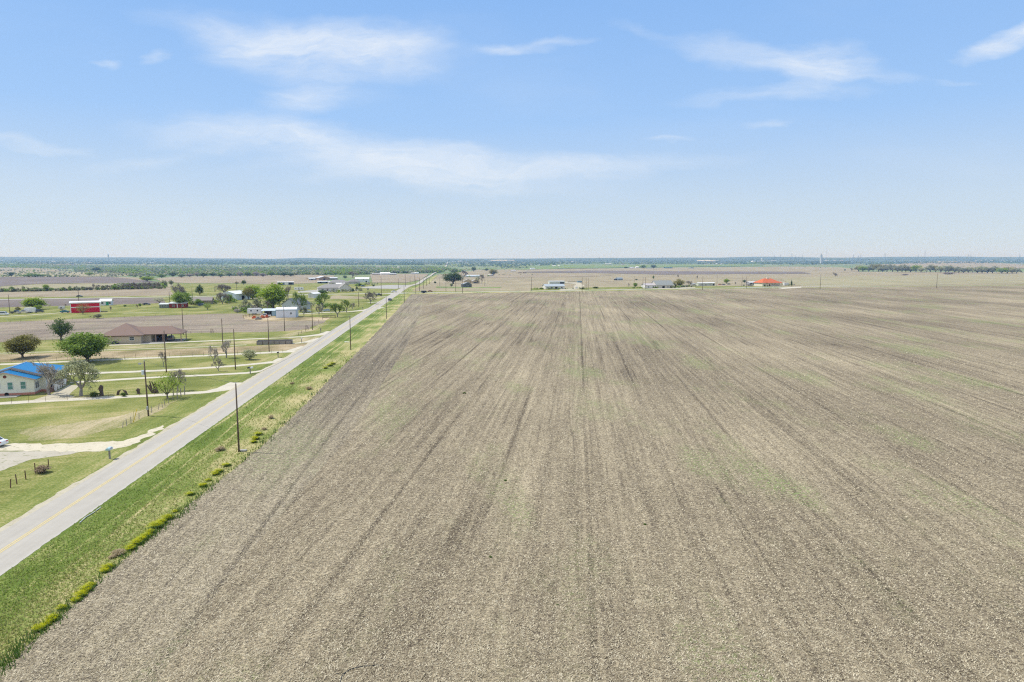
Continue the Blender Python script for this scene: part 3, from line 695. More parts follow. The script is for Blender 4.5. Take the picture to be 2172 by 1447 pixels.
LM = {
 'paletwig': leafmat('pale bare twigs', [(.36, .33, .29), (.52, .49, .44), (.64, .61, .56)], .4),
 'fresh': leafmat('fresh leaves', [(.16, .24, .03), (.28, .39, .05), (.42, .52, .10)]),
 'green': leafmat('green leaves', [(.11, .18, .035), (.21, .31, .06), (.33, .43, .12)]),
 'dark': leafmat('dark leaves', [(.06, .095, .035), (.11, .165, .06), (.19, .25, .10)]),
 'olive': leafmat('olive leaves', [(.14, .14, .04), (.26, .25, .08), (.38, .35, .13)]),
 'pale': leafmat('pale new leaves', [(.31, .33, .18), (.44, .46, .28), (.55, .57, .37)]),
 'grey': leafmat('bare grey twigs', [(.22, .195, .17), (.36, .33, .29), (.52, .49, .45)], .4),
 'reddish': leafmat('reddish bare twigs', [(.23, .185, .16), (.38, .33, .29), (.52, .46, .41)], .4),
 'greygreen': leafmat('grey green leaves', [(.20, .215, .14), (.31, .33, .21), (.44, .46, .30)]),
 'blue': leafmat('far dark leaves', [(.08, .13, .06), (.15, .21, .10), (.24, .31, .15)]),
 'flower': leafmat('yellow flowers', [(.34, .42, .02), (.58, .60, .02), (.78, .72, .04)]),
 'weed': leafmat('green weeds', [(.045, .10, .02), (.10, .18, .035), (.2, .28, .08)]),
 'straw': leafmat('straw', [(.19, .16, .105), (.40, .345, .235), (.74, .67, .50)], .2),
 'blade': leafmat('grass blades', [(.13, .20, .03), (.22, .29, .06), (.42, .41, .18)], .5),
 'bladedry': leafmat('dry grass blades', [(.19, .24, .05), (.30, .32, .10), (.50, .44, .22)], .5),
 'drytuft': leafmat('dry grass tuft', [(.32, .26, .16), (.48, .40, .25), (.64, .54, .36)], .4),
 'drybrush': leafmat('dry brush', [(.17, .12, .075), (.30, .225, .15), (.46, .37, .26)], .2)}
BARK = newmat('bark', lambda g, co: g.ramp(g.noise(g.vm(co, (6, 6, 1.5)), 1, 5, .7), [(.3, (.075, .062, .05)), (.7, (.21, .185, .16))]), .95)
BARKG = newmat('grey bark', lambda g, co: g.ramp(g.noise(g.vm(co, (6, 6, 1.5)), 1, 5, .7), [(.3, (.17, .15, .135)), (.7, (.36, .33, .30))]), .95)
def quads(c, size, rs, stretch=1.0, flat=.7):
    n = len(c); a = rs.normal(size=(n, 3)); a[:, 2] *= flat; a /= np.linalg.norm(a, axis=1)[:, None]
    b = rs.normal(size=(n, 3)); b[:, 2] *= flat; b -= (a*b).sum(1)[:, None]*a; b /= np.linalg.norm(b, axis=1)[:, None]
    s = (size*rs.uniform(.6, 1.35, n))[:, None]; A = a*s*.5*stretch; B = b*s*.5/stretch**.5
    v = np.stack([c-A-B*.4, c-A*.1-B, c+A+B*.3, c+A*.1+B], 1).reshape(-1, 3)
    return v, np.arange(4*n).reshape(-1, 4)
def leafy(seed, H, Wd, cb, ncl, per, size, spread=.9, forks=5, lean=0.0, conical=False, r0=.3):
    rs = np.random.RandomState(seed); tm = MB(); cz = H*(1+cb)/2; rz = H*(1-cb)/2
    fork = Vector((lean*H*.1, 0, H*cb*.8+.2)); tm.tube([(0, 0, -.3), (0, 0, .3), tuple(fork)], [r0*1.3, r0, r0*.8], 7)
    cl = []
    while len(cl) < ncl:
        p = rs.normal(size=3); p /= np.linalg.norm(p); rr = rs.uniform(.35, 1)**.5
        lump = .80+.36*mnoise.noise((p[0]*1.6+seed, p[1]*1.6, p[2]*1.6))*2*.7
        q = p*rr*lump
        if q[2] < -.75: continue
        w = 1.0
        if conical: w = max(.12, 1-(q[2]+1)/2)*1.5
        cl.append(np.array([q[0]*Wd/2*w*.9, q[1]*Wd/2*w*.9, cz+q[2]*rz*.92]))
    mains = []
    for i in range(forks):
        t = 2*pi*i/forks+rs.uniform(-.4, .4); e = Vector((cos(t)*Wd*.22, sin(t)*Wd*.22, cz-rz*.1+rs.uniform(-.1, .3)*rz)); m = fork.lerp(e, .5)+Vector((cos(t), sin(t), -.1))*Wd*.04
        tm.tube([fork, m, e], [r0*.6, r0*.42, r0*.28], 5, False); mains.append((m, e))
    for c in cl[:int(ncl*.85)]:
        cv = Vector(c); m, e = min(mains, key=lambda q: (q[1]-cv).length); mid = e.lerp(cv, .5)+Vector((0, 0, -.03*H))
        tm.tube([e.lerp(m, .3), mid, cv], [r0*.2, r0*.12, .015], 3, False)
    C = []
    for c in cl:
        sc = rs.uniform(.5, 1.2)*spread*Wd*.095
        C.append(c+rs.normal(size=(int(per*rs.uniform(.6, 1.3)), 3))*[sc, sc, sc*.75])
    C = np.concatenate(C); C = C[C[:, 2] > H*cb*.35]; v, f = quads(C, size, rs)
    return tm, v, f
def bare(seed, H, Wd, r0=.15, lv=6, up=.5, leaf=0, size=.12, stem=.22):
    rs = random.Random(seed); tm = MB(); cr = MB(); tips = []
    def grow(p, d, L, r, k):
        n = 2; q = p; pts = [p]
        for i in range(n):
            d = (d+Vector((rs.gauss(0, .13), rs.gauss(0, .13), rs.gauss(.04, .08)))).normalized(); q = q+d*L/n; pts.append(q)
        tgt = tm if k < 2 else cr
        tgt.tube(pts, [r, r*.85, r*.68], 6 if k < 2 else 3, False)
        if k >= lv: tips.append(q); return
        nb = rs.choice((3, 3, 4)) if k < 3 else rs.choice((2, 3, 3))
        for i in range(nb):
            a = rs.uniform(0, 2*pi); s = rs.uniform(.35, .75)+(.35 if k == 0 else (.12 if k == 1 else 0))
            u = d.orthogonal().normalized(); w = d.cross(u); nd = (d+(u*cos(a)+w*sin(a))*s+Vector((0, 0, up*.22))).normalized()
            nd.x *= 1.0; grow(q if i else q, nd, L*rs.uniform(.66, .9), max(.016, r*.62), k+1)
    grow(Vector((0, 0, -.2)), Vector((0, 0, 1)), H*stem, r0, 0)
    zs = max(v[2] for v in cr.v); xs = sorted(math.hypot(v[0], v[1]) for v in cr.v)[int(len(cr.v)*.97)]
    kx, kz = Wd/2/xs, H/zs
    up_ = [v for v in cr.v if v[2] > zs*.4]; ax = sum(v[0] for v in up_)/len(up_)/(.7*zs); ay = sum(v[1] for v in up_)/len(up_)/(.7*zs)
    for m in (tm, cr): m.v = [((x-ax*z)*kx, (y-ay*z)*kx, z*kz) for x, y, z in m.v]
    cv = np.array(cr.v); fq = np.array(cr.f)
    if leaf:
        r2 = np.random.RandomState(seed); T = np.array([((t.x-ax*t.z)*kx, (t.y-ay*t.z)*kx, t.z*kz) for t in tips]); T = np.repeat(T, leaf, 0)+r2.normal(size=(len(T)*leaf, 3))*.22
        v, f = quads(T, size, r2); return tm, cr, v, f
    return tm, cr, None, None
PROTO = {}
def proto(key):
    if key in PROTO: return PROTO[key]
    k, sd = key[:-1], int(key[-1])
    H = W_ = 8.0
    if k == 'round': tm, v, f = leafy(sd*11+3, H, W_, .15, 95, 36, .36)
    elif k == 'oak': tm, v, f = leafy(sd*17+5, H, W_, .12, 110, 40, .38, .85, 6, r0=.32)
    elif k == 'airy': tm, v, f = leafy(sd*13+7, H, W_, .14, 80, 22, .25, 1.1, 6, r0=.2)
    elif k == 'cone': tm, v, f = leafy(sd*19+1, H, W_, .06, 80, 40, .38, .8, 4, conical=True)
    elif k == 'bush': tm, v, f = leafy(sd*23+2, H, W_, .02, 60, 36, .50, 1.0, 7, r0=.2)
    elif k == 'bigoak': tm, v, f = leafy(sd*31+2, H, W_, .10, 190, 55, .25, .68, 8, r0=.26)
    elif k == 'far': tm, v, f = leafy(sd*29+9, H, W_, .12, 26, 14, .95, 1.1, 3)
    if k in ('bare', 'budding', 'barefine'):
        lv = {'bare': 6, 'budding': 6, 'barefine': 7}[k]
        tm, cr, v, f = bare(sd*7+1, H, W_, lv=lv, leaf=2 if k == 'budding' else 0, size=.20, stem=.09)
        t = bpy.data.meshes.new('trunk'); t.from_pydata(tm.v, [], tm.f); t.materials.append(BARKG)
        n0 = len(cr.v); vv = np.array(cr.v); ff = np.array(cr.f)
        if v is not None: vv = np.concatenate([vv, v]); ff = np.concatenate([ff, f+n0])
        c = mesh_np('crown', vv, ff, LM['grey'])
    else:
        t = bpy.data.meshes.new('trunk'); t.from_pydata(tm.v, [], tm.f); t.materials.append(BARK)
        c = mesh_np('crown', v, f, LM['green'])
    PROTO[key] = (t, c); return PROTO[key]
SEED = random.Random(5)
def tree(key, mat, px, py, wpx, hpx, label, cat='tree', name=None, group=None, depth=1.0, rz=None):
    s = scale_at(px, py); t, c = proto(key); p = P3(px, py, -.05)
    if name is None: name = 'bare_tree' if key.startswith('bare') else ('shrub' if key.startswith('bush') else ('evergreen_tree' if key.startswith('cone') else ('oak_tree' if 'oak' in key else 'leafy_tree')))
    if cat == 'tree' and key.startswith('bush'): cat = 'bush'
    root = empty(name, p, SEED.uniform(0, 6.28) if rz is None else rz, label, cat, group)
    k_ = 1.0 if key[:4] in ('bare', 'budd') else 1.17; wpx *= k_; hpx *= (1+k_)/2
    w = wpx/s/8; root.scale = (w, w*depth, hpx/s/8)
    a = link(bpy.data.objects.new('trunk', t), root); b = link(bpy.data.objects.new('crown', c), root)
    b.material_slots[0].link = 'OBJECT'; b.material_slots[0].material = LM[mat]
    return root
def row_trees(pts, names, base, group, cat='tree'):
    """trees standing in one row: (px, py, w, h, key, mat); base is a label pattern with {n} and {k}"""
    for i, (px, py, w, h, key, mat) in enumerate(pts):
        tree(key, mat, px, py, w, h, base.format(n=ORD[i], k=names.get(mat, 'bare grey')), cat, group=group)
# far woods: many crowns nobody could count, each a puff of leaf clumps
def woods(name, label, bands, mats, seed=1, cat='woods'):
    rs = np.random.RandomState(seed)
    per = {m: [] for m in mats}
    for (pts, ny, n, hm) in bands:           # polyline of base pixels, thickness in px above/below, count, tree height m
        for i in range(n):
            t = rs.uniform(0, len(pts)-1); k = int(t); t -= k; a, b = pts[k], pts[min(k+1, len(pts)-1)]
            px = a[0]+(b[0]-a[0])*t; py = a[1]+(b[1]-a[1])*t+rs.uniform(-ny, ny)
            x, y = P(px, max(550.2, py)); x += rs.normal()*y*.004
            if y > 19000: continue
            m = mats[min(len(mats)-1, int((mnoise.noise((x/160*1600/max(y, 1600), y/500*1600/max(y, 1600), seed))*1.3+.5+rs.normal()*.13)*len(mats)) % len(mats))]
            per[m].append((x, y, hgt(x, y), hm*rs.uniform(.6, 1.25)))
    first = None
    allv = []; allf = []; mi = []; n0 = 0
    for j, m in enumerate(mats):
        for (x, y, z, h) in per[m]:
            nq = 26 if y < 1800 else (18 if y < 3500 else 10); k = h*(1 if y < 4000 else 1.3)
            p = rs.normal(size=(nq, 3)); p /= np.linalg.norm(p, axis=1)[:, None]; p *= rs.uniform(.4, 1, (nq, 1))
            c = np.array([x, y, z+h*.52])+p*[k*.62, k*.62, h*.45]
            v, f = quads(c, h*.46, rs, 1.0, .45); allv.append(v); allf.append(f+n0); n0 += len(v); mi.append(np.full(len(f), j))
    me = mesh_np(name, np.concatenate(allv), np.concatenate(allf)); mi = np.concatenate(mi).astype(np.int32)
    for m in mats: me.materials.append(LM[m])
    me.polygons.foreach_set('material_index', mi)
    return tag(link(bpy.data.objects.new(name, me)), label, cat, kind='stuff')
CREAM = (.66, .63, .50); GREYR = (.30, .29, .275); WROOF = (.74, .75, .75)
# ================================================================ west farms: houses
# blue-roofed house
def blue_house():
    p = P3(74, 836.5, -.05); c, s_ = cos(LOT), sin(LOT)
    root = empty('farm_house', p, LOT, 'cream house with bright blue metal roof and coral base beside the gravel loop', 'house')
    wallm = paint((.80, .79, .68), .8, .05, kind='siding'); bl = paint((.012, .19, .43), .35, .10, kind='ribs'); coral = paint((.55, .24, .18), .8)
    # front wing right corner at local x=0; main block a little wider behind it
    W1, D1, H1, R1 = 11.0, 3.2, 3.5, 1.75; W2, D2, H2, R2 = 12.6, 14.0, 3.75, 2.0
    w = MB(); w.prism([(-W1, .55), (0, .55), (0, H1), (-W1/2, H1+R1), (-W1, H1)], 0, D1+.1); w.prism([(-W2+1.2, .55), (1.2, .55), (1.2, H2), (1.2-W2/2, H2+R2), (1.2-W2, H2)], D1+.1, D1+9)
    w.box(-W2+1.2, 1.2, D1+9, D1+D2, .55, H2); w.build('wall', wallm, root)
    b = MB().box(-W1-.03, .03, -.03, D1, 0, .55); b.box(-W2+1.17, 1.23, D1+.05, D1+D2+.03, 0, .55); b.build('foundation', coral, root)
    def gab(x0, x1, y0, y1, h, rise, name, hipback=False):
        mid = (x0+x1)/2; t = .14; o = MB()
        if not hipback:
            o.prism([(x0, h-.12), (mid, h+rise), (mid, h+rise+t), (x0, h-.12+t)], y0, y1).prism([(mid, h+rise), (x1, h-.12), (x1, h-.12+t), (mid, h+rise+t)], y0, y1)
        else:
            yr = y1-(x1-x0)/2
            v = [(x0, y0, h-.12), (mid, y0, h+rise), (x1, y0, h-.12), (x1, y1, h-.12), (x0, y1, h-.12), (mid, yr, h+rise)]
            v += [(a, bb, cc+t) for a, bb, cc in v]
            o.add(v, [(0, 4, 5, 1), (1, 5, 3, 2), (4, 3, 5), (6, 7, 11, 10), (7, 8, 9, 11), (10, 11, 9), (0, 1, 7, 6), (1, 2, 8, 7), (2, 3, 9, 8), (3, 4, 10, 9), (4, 0, 6, 10)])
        r = o.build(name, bl, root); return r
    gab(-W1-.6, .6, -.55, D1+.3, H1, R1, 'roof'); rf = gab(-W2+.5, 1.9, D1-.4, D1+D2+.7, H2, R2+.1, 'roof', True)
    MB().tube([(1.2-W2/2, D1-.4, H2+R2+.25), (1.2-W2/2, D1+D2+.7-6.8, H2+R2+.25)], [.10, .10], 6).build('ridge_cap', paint((.30, .50, .80), .4), rf)
    fm = paint((.50, .36, .30), .7)
    f = MB(); y = -.60
    for (xa, za, xb, zb) in ((-W1-.6, H1-.2, -W1/2, H1+R1-.1), (-W1/2, H1+R1-.1, .6, H1-.2)): f.add([(xa, y, za), (xb, y, zb), (xb, y, zb+.22), (xa, y, za+.22), (xa, y-.04, za), (xb, y-.04, zb), (xb, y-.04, zb+.22), (xa, y-.04, za+.22)], [(0, 1, 2, 3), (4, 7, 6, 5), (0, 4, 5, 1), (3, 2, 6, 7), (0, 3, 7, 4), (1, 5, 6, 2)])
    y = D1-.46
    for (xa, za, xb, zb) in ((-W2+.5, H2-.2, 1.2-W2/2, H2+R2-.05), (1.2-W2/2, H2+R2-.05, 1.9, H2-.2)): f.add([(xa, y, za), (xb, y, zb), (xb, y, zb+.22), (xa, y, za+.22), (xa, y-.04, za), (xb, y-.04, zb), (xb, y-.04, zb+.22), (xa, y-.04, za+.22)], [(0, 1, 2, 3), (4, 7, 6, 5), (0, 4, 5, 1), (3, 2, 6, 7), (0, 3, 7, 4), (1, 5, 6, 2)])
    f.build('fascia', fm, root)
    for (x, hh, z) in ((-2.1, 1.55, 1.45), (-4.6, 1.55, 1.4), (-7.0, .95, 1.8), (-9.2, 1.3, 1.5)):
        a = MB(); ww = .95
        a.box(x-ww/2-.12, x+ww/2+.12, -.06, -.003, z-.12, z); a.box(x-ww/2-.12, x+ww/2+.12, -.06, -.003, z+hh, z+hh+.1); a.box(x-ww/2-.12, x-ww/2, -.06, -.003, z, z+hh); a.box(x+ww/2, x+ww/2+.12, -.06, -.003, z, z+hh); a.box(x-ww/2, x+ww/2, -.05, -.003, z+hh*.48, z+hh*.53)
        o = a.build('window', TRIM, root); MB().box(x-ww/2, x+ww/2, -.02, -.002, z, z+hh).build('pane', paint((.12, .27, .24), .15), o)
    for yy, sx in ((1.0, 0), (2.1, 0), (5.0, 1.2), (8.2, 1.2), (10.5, 1.2)):
        a = MB().box(sx+.003, sx+.06, yy-.45, yy+.45, 1.2, 2.75); o = a.build('window', TRIM, root); MB().box(sx+.06, sx+.075, yy-.36, yy+.36, 1.3, 2.65).build('pane', GLASS, o)
    MB().box(1.203, 1.26, 6.1, 7.0, .6, 2.7).build('door', paint((.10, .08, .07)), root)
    MB().tube([(-W1/2-.0, -.08, H1+.75), (-W1/2, -.003, H1+.75)], [.33, .33], 14).build('vent', paint((.16, .04, .03)), root)
    MB().tube([(-5.4, -.10, .32), (-5.4, -.035, .32)], [.42, .42], 14).build('crawl_hole', paint((.02, .02, .02), .9), root)
    # ramp and rail on the right side
    d = MB(); d.prism([(.4, 0), (8.6, .75), (8.6, .55), (.4, -.05)], 1.3, 2.9, 'x'); d.build('ramp', paint((.24, .13, .09), .8), root)
    rl = MB()
    for k in range(8): rl.box(2.82, 2.92, .6+k*1.1, .7+k*1.1, .05, 1.2+k*.09)
    rl.tube([(2.87, .5, 1.15), (2.87, 8.5, 1.8)], [.05, .05], 4); rl.tube([(2.87, .5, .7), (2.87, 8.5, 1.35)], [.035, .035], 4)
    rl.build('ramp_rail', paint((.22, .14, .10), .8), root)
    return root
blue_house()
p = P3(15, 842); sl_ = MB().box(-6, 2.2, -1.3, 1.0, 0, .12).build('patio_slab', M['concrete']); sl_.location = p; sl_.rotation_euler.z = LOT; tag(sl_, 'flat concrete patio slab at the front corner of the blue-roofed house', 'slab')
# white posts / folded panels leaning in the yard beside the house
for i, (px, py) in enumerate(((116, 828), (121, 825), (126, 822), (131, 819), (135, 817))):
    o = MB().box(-.04, .04, -.9, .9, .3, 1.9); o.box(-.3, .3, -.95, -.8, 0, 1.5).box(-.3, .3, .8, .95, 0, 1.5)
    o = o.build('lawn_frame', WHITE); o.location = P3(px, py); o.rotation_euler = (0, .12, LOT+.5); tag(o, ORD[i]+' from the front of the white frames standing in a row behind the ramp rail', 'frame', 'white frames beside the blue-roofed house')
# brown hip-roofed house with carport
def ranch():
    s = scale_at(258, 729); p = P3(258, 729.5, -.05)
    root = empty('ranch_house', p, LOT*.9, 'long tan ranch house with brown hip roof and open carport at its right end', 'house')
    wm = paint((.50, .43, .33), .8, .06, kind='siding'); rm = paint((.235, .165, .135), .9, .12, kind='shingle')
    MB().box(-6.2, 6.4, 0, 13, 0, 2.9).build('wall', wm, root); MB().box(6.4, 9.0, 3.4, 11.5, 0, 2.9).build('wall', wm, root)
    roof_mesh('hip', 13, 13.4, 2.95, 4.0, .7, 'x').build('roof', rm, root)
    m = MB(); y0, y1, x1, b = 2.4, 12.4, 19.6, 2.86
    v = [(2.5, y0, b), (x1, y0, b), (x1, y1, b), (2.5, y1, b), (2.5, y0, b+.18), (x1, y0, b+.18), (x1, y1, b+.18), (2.5, y1, b+.18), (0.8, 7.4, b+2.6), (x1-4.5, 7.4, b+2.6)]
    m.add(v, [(0, 3, 2, 1), (0, 1, 5, 4), (1, 2, 6, 5), (2, 3, 7, 6), (4, 5, 9, 8), (5, 6, 9), (6, 7, 8, 9)]); rf2 = m.build('roof', rm, root)
    for x, y in ((10.6, 2.9), (13.0, 2.9), (19.1, 2.9), (19.1, 11.8), (14, 11.8)): MB().box(x-.14, x+.14, y-.14, y+.14, 0, 2.85).build('carport_post', paint((.30, .2, .15)), root)
    MB().box(9.0, 19.4, 2.6, 12, 0, .12).build('carport_floor', M['concrete'], root)
    MB().box(9.05, 12.6, 11.0, 11.2, .12, 2.85).build('carport_wall', paint((.12, .10, .09)), root)
    opening(root, 12.6, 13, ('f', 3.4, 1.25, 1.5, 1.2, 'w'))
    o = MB().tube([(1.5, 6.2, 5.6), (1.5, 6.2, 6.1)], [.12, .12], 6).build('roof_vent', GALV, rf2)
    MB().box(-6.28, 6.48, -.08, -.002, 2.62, 2.84).build('fascia', paint((.20, .14, .12)), root)
    pl = MB().add([(-3.2, -.2, 0), (-.6, -.2, 0), (-.6, -1.4, 0), (-3.2, -1.4, 0), (-2.4, -.5, 1.3), (-1.2, -.6, .9)], [(0, 1, 2, 3), (0, 1, 5, 4), (1, 2, 5), (2, 3, 4, 5), (3, 0, 4)])
    t = pl.build('tarp_pile', paint((.03, .033, .045), .7)); t.location = root.location; t.rotation_euler.z = LOT*.9; tag(t, 'dark tarp covered pile against the front wall of the tan ranch house', 'tarp pile')
    c_ = root.matrix_basis @ Vector((0, 0, 0))
    rt = bpy.context.evaluated_depsgraph_get()
    a = LOT*.9; q = Vector((p.x+14.9*cos(a)-6.6*sin(a), p.y+14.9*sin(a)+6.6*cos(a), .16))
    return q
cq = ranch()
car('suv', (.09, .10, .12), cq, 0, R(-90)+LOT*.9+pi, 'dark SUV parked under the carport of the tan ranch house', 'car')
# ---- band of farmsteads
def lean_to(root, w, d, h, rf): pass
def band(root, w, d, h, rf):
    MB().box(-w/2-.05, w/2+.05, -.05, -.003, h*.52, h*.60).build('stripe', WHITE, root); MB().box(-w/2-.1, w/2+.1, -.52, -.47, h-.25, h+.35).build('fascia', WHITE, root)
    MB().box(-w/2-.02, -w/2+.35, -.06, -.003, 0, h-.3).build('corner_trim', WHITE, root)
    MB().box(w/2-.35, w/2+.02, -.06, -.003, 0, h-.3).build('corner_trim', WHITE, root)
house('red_barn', 'bright red barn with white roof edge and white stripe, behind the yellow-green tree', 'barn', 182, 663, 0, 9, 5.6, 'gable', .7, (.62, .015, .04), WROOF, R(31), 'x', (), wpx=54, extra=band)
house('small_house', 'small white house with bright green door behind the red barn', 'house', 224, 648, 0, 5, 2.9, 'gable', 1.3, (.74, .76, .78), WROOF, LOT, 'x', (('f', '.16', 0.1, 1.6, 2.3, 'G'), ('f', '-.28', 1, 1.2, 1.2, 'w'), ('f', '.38', 1, 1.2, 1.3, 'w')), wpx=21)
house('red_shed', 'long dark red shed with pale flat roof beside the big green tree', 'shed', 377, 653.3, 0, 6, 2.9, 'shed', .5, (.24, .035, .03), (.66, .70, .71), LOT*.8, 'x', (('f', '-.25', 1.1, 1.3, .9, 'w'), ('f', '-.02', .1, .4, 2.4, 'D'), ('f', '.30', .9, 1.2, 1.0, 'w')), wpx=33)
house('grey_shed', 'low grey green shed with pale roof joined to the left end of the red shed', 'shed', 349, 653.6, 0, 5, 2.4, 'shed', .4, (.18, .21, .19), (.66, .70, .71), LOT*.8, 'x', (('f', '-.2', .8, .9, 1, 'w'), ('f', '.15', .8, .9, 1, 'w')), wpx=20)
house('brown_roof_house', 'low house with brown grey roof half hidden behind small green tree', 'house', 426, 646, 0, 10, 2.7, 'gable', 1.9, (.30, .25, .21), (.27, .235, .22), LOT, 'x', (('f', '-.3', .9, 1.3, 1.2, 'w'), ('f', '.1', .1, 1.1, 2.1, 'd')), wpx=42, rk='shingle')
house('metal_barn', 'white metal barn with gable end behind grey and green trees', 'barn', 484, 636.5, 14, 16, 4.6, 'gable', 1.9, (.64, .72, .80), (.78, .82, .86), R(-18), 'y', (('f', '0', 1.9, 1.6, .8, 'w'), ('r', '0.5', .1, 3, 3, 'o')), wpx=40)
house('metal_shed', 'white metal workshop with blue trim and small square window, behind two poles', 'workshop', 607, 673.8, 0, 8, 4.2, 'gable', .9, (.72, .76, .84), (.80, .84, .86), LOT*.6, 'x', (('f', '.24', 1.8, .85, .85, 'w'), ('r', '4', .1, 1.0, 2.4, 'd')), wpx=42, mk='ribs', ov=.15, extra=lambda r, w, d, h, rf: (MB().box(w/2-.18, w/2+.03, -.05, -.003, 0, h-.05).build('corner_trim', paint((.10, .28, .42)), r), MB().box(-w/2-.03, -w/2+.15, -.05, -.003, 0, h-.05).build('corner_trim', paint((.10, .28, .42)), r), MB().box(-w/2, w/2, -.2, -.155, h-.3, h-.08).build('fascia', paint((.20, .42, .55)), rf)))
house('gable_house', 'house with dark slate gable roof rising behind the white workshop', 'house', 614, 658, 0, 13, 3.6, 'gable', 3.3, (.50, .54, .57), (.13, .15, .17), R(-20), 'y', (('f', '.2', 4.2, .8, .9, 'w'), ('f', '-.25', 1, 1.1, 1.2, 'w')), wpx=38, rk='shingle')
def posts4(root, w, d, h, rf):
    for x in (-w/2+.15, 0, w/2-.15): MB().box(x-.1, x+.1, .05, .25, 0, h).build('post', WOODG, root)
sp = P3(571, 670, 0); r_ = empty('lean_to_shed', sp, LOT*.6, 'open lean-to with pale sloping roof left of the white workshop', 'shed')
roof_mesh('shed', 7.6, 7, 2.7, .6, .4, 'x').build('roof', paint((.58, .66, .70), .4, kind='ribs'), r_)
for x in (-3.6, 0, 3.6): MB().box(x-.1, x+.1, 0, .2, 0, 2.55).build('post', WOODG, r_)
MB().box(1.3, 3.5, .3, 6.6, 0, 2.5).build('wall', paint((.36, .50, .58)), r_); MB().box(-3.6, 1.2, 6.3, 6.6, 0, 3.2).build('wall', paint((.05, .05, .06)), r_)
# travel trailer
def trailer(px, py, L, Wd, H, label, col=(.76, .77, .78), rz=LOT, name='travel_trailer', cat='trailer', wins=3, wheels=True, stripe=None):
    r = empty(name, P3(px, py, .02), rz, label, cat)
    MB().prism([(-L/2, .5), (L/2, .5), (L/2, H*.75), (L/2-.3, H), (-L/2+.15, H), (-L/2, H-.3)], -Wd/2, Wd/2).build('body', paint(col, .4, .04), r)
    for k in range(wins):
        x = -L/2+L*(k+.6)/(wins+.2); o = MB().box(x-.4, x+.4, -Wd/2-.03, -Wd/2-.003, H*.5, H*.75).build('window', GLASS, r)
    if wheels:
        for x in (-.5, .4):
            for y in (-Wd/2+.1, Wd/2-.1): MB().tube([(x, y-.1, .33), (x, y+.1, .33)], [.33, .33], 12).build('wheel', TYRE, r)
        MB().tube([(L/2, 0, .5), (L/2+1.2, 0, .45)], [.06, .06], 5).build('hitch', GALV, r)
    if stripe: MB().box(-L/2+.2, L/2-.2, -Wd/2-.02, -Wd/2-.003, H*.35, H*.42).build('stripe', paint(stripe), r)
    return r
trailer(541, 667, 7.5, 2.5, 3.4, 'white travel trailer parked left of the lean-to under bare branches', wins=2, rz=LOT*.3)
trailer(64.5, 663.8, 5.2, 2.3, 2.9, 'plain white cargo trailer parked between the truck cab and dark jeep', wins=0, name='cargo_trailer')
trailer(547, 628, 4.8, 2.4, 3.0, 'small white camper seen left of the bright green tree crown', wins=1, name='camper')
trailer(606, 627.5, 4.2, 2.4, 3.2, 'small white cargo trailer right of the bright green tree crown', wins=0, name='cargo_trailer')
trailer(634, 616, 9, 2.5, 2.9, 'white motor home with three dark windows standing on far grass', wins=3, name='motor_home', rz=LOT)
trailer(131, 656.5, 3.0, 1.8, 2.0, 'small pale grey box trailer behind the teal car', (.6, .6, .6), wins=1, name='box_trailer')
trailer(899, 622, 4.6, 2.2, 2.2, 'small black box trailer on the cross road by the red car', (.02, .025, .03), wins=0, name='box_trailer', rz=CANG)
car('pickup', (.70, .71, .72), 563, 672.5, LOT+pi, 'white pickup truck parked in front of the lean-to', 'pickup', 'pickup_truck')
car('van', (.74, .75, .75), 6, 669, LOT*.8, 'white passenger van at the left edge of the photo on the gravel lane', 'van', 'parked_van')
car('suv', (.03, .05, .07), 83, 663, LOT+.4, 'dark blue jeep parked right of the white cargo trailer', 'car')
car('sedan', (.01, .14, .17), 138, 663.3, LOT, 'teal car parked on the grass left of the red barn', 'car')
car('pickup', (.05, .06, .06), 34, 665, LOT, 'dark flatbed pickup parked on grass between the van and truck cab', 'pickup', 'pickup_truck')
car('pickup', (.62, .58, .52), 48.5, 664.8, LOT+.2, 'pale pickup truck parked left of the white cargo trailer', 'pickup', 'pickup_truck')
car('sedan', (.05, .09, .12), 169, 630, CANG, 'dark car driving on the cross road beside a utility pole', 'car', 'car')
car('sedan', (.78, .80, .82), -19, 946.5, R(172), 'white sedan cut by the left photo edge on the caliche drive', 'car')
car('suv', (.04, .07, .11), 827.5, 638, R(90)+RD, 'dark blue car driving on the main road before the crossing', 'car', 'car')
car('pickup', (.78, .78, .78), 836, 620.3, CANG+pi, 'white pickup truck waiting on the cross road left of the crossing', 'pickup', 'pickup_truck')
car('pickup', (.04, .05, .06), 803, 627.3, CANG+.1, 'dark pickup truck parked behind the big bare tree by the crossing', 'pickup', 'pickup_truck')
car('sedan', (.20, .01, .03), 912.5, 619.2, CANG, 'dark red car driving on the cross road right of the crossing', 'car', 'car')
car('sedan', (.42, .45, .48), 651, 663, LOT, 'silver grey car under trees right of the white workshop', 'car')
car('sedan', (.35, .42, .48), 693, 661, LOT+pi, 'pale blue car on the gravel drive right of the silver car', 'car')
car('suv', (.02, .06, .16), 429, 649.5, LOT, 'blue car parked in front of the brown roofed house', 'car')
car('pickup', (.60, .36, .02), 651, 592.5, .6, 'yellow truck standing in the far farmyard', 'truck', 'farm_truck')
car('sedan', (.05, .08, .12), 1399, 609.8, CANG, 'dark blue car parked before the grey roofed house with porch', 'car')
car('sedan', (.30, .03, .02), 1527, 604.5, CANG, 'red car parked right of the long pale mobile home', 'car')
car('sedan', (.02, .04, .16), 1535, 604.5, CANG, 'blue car parked right of the red car', 'car')
car('suv', (.09, .08, .10), 1546, 604, CANG, 'dark grey car parked below the round green tree', 'car')
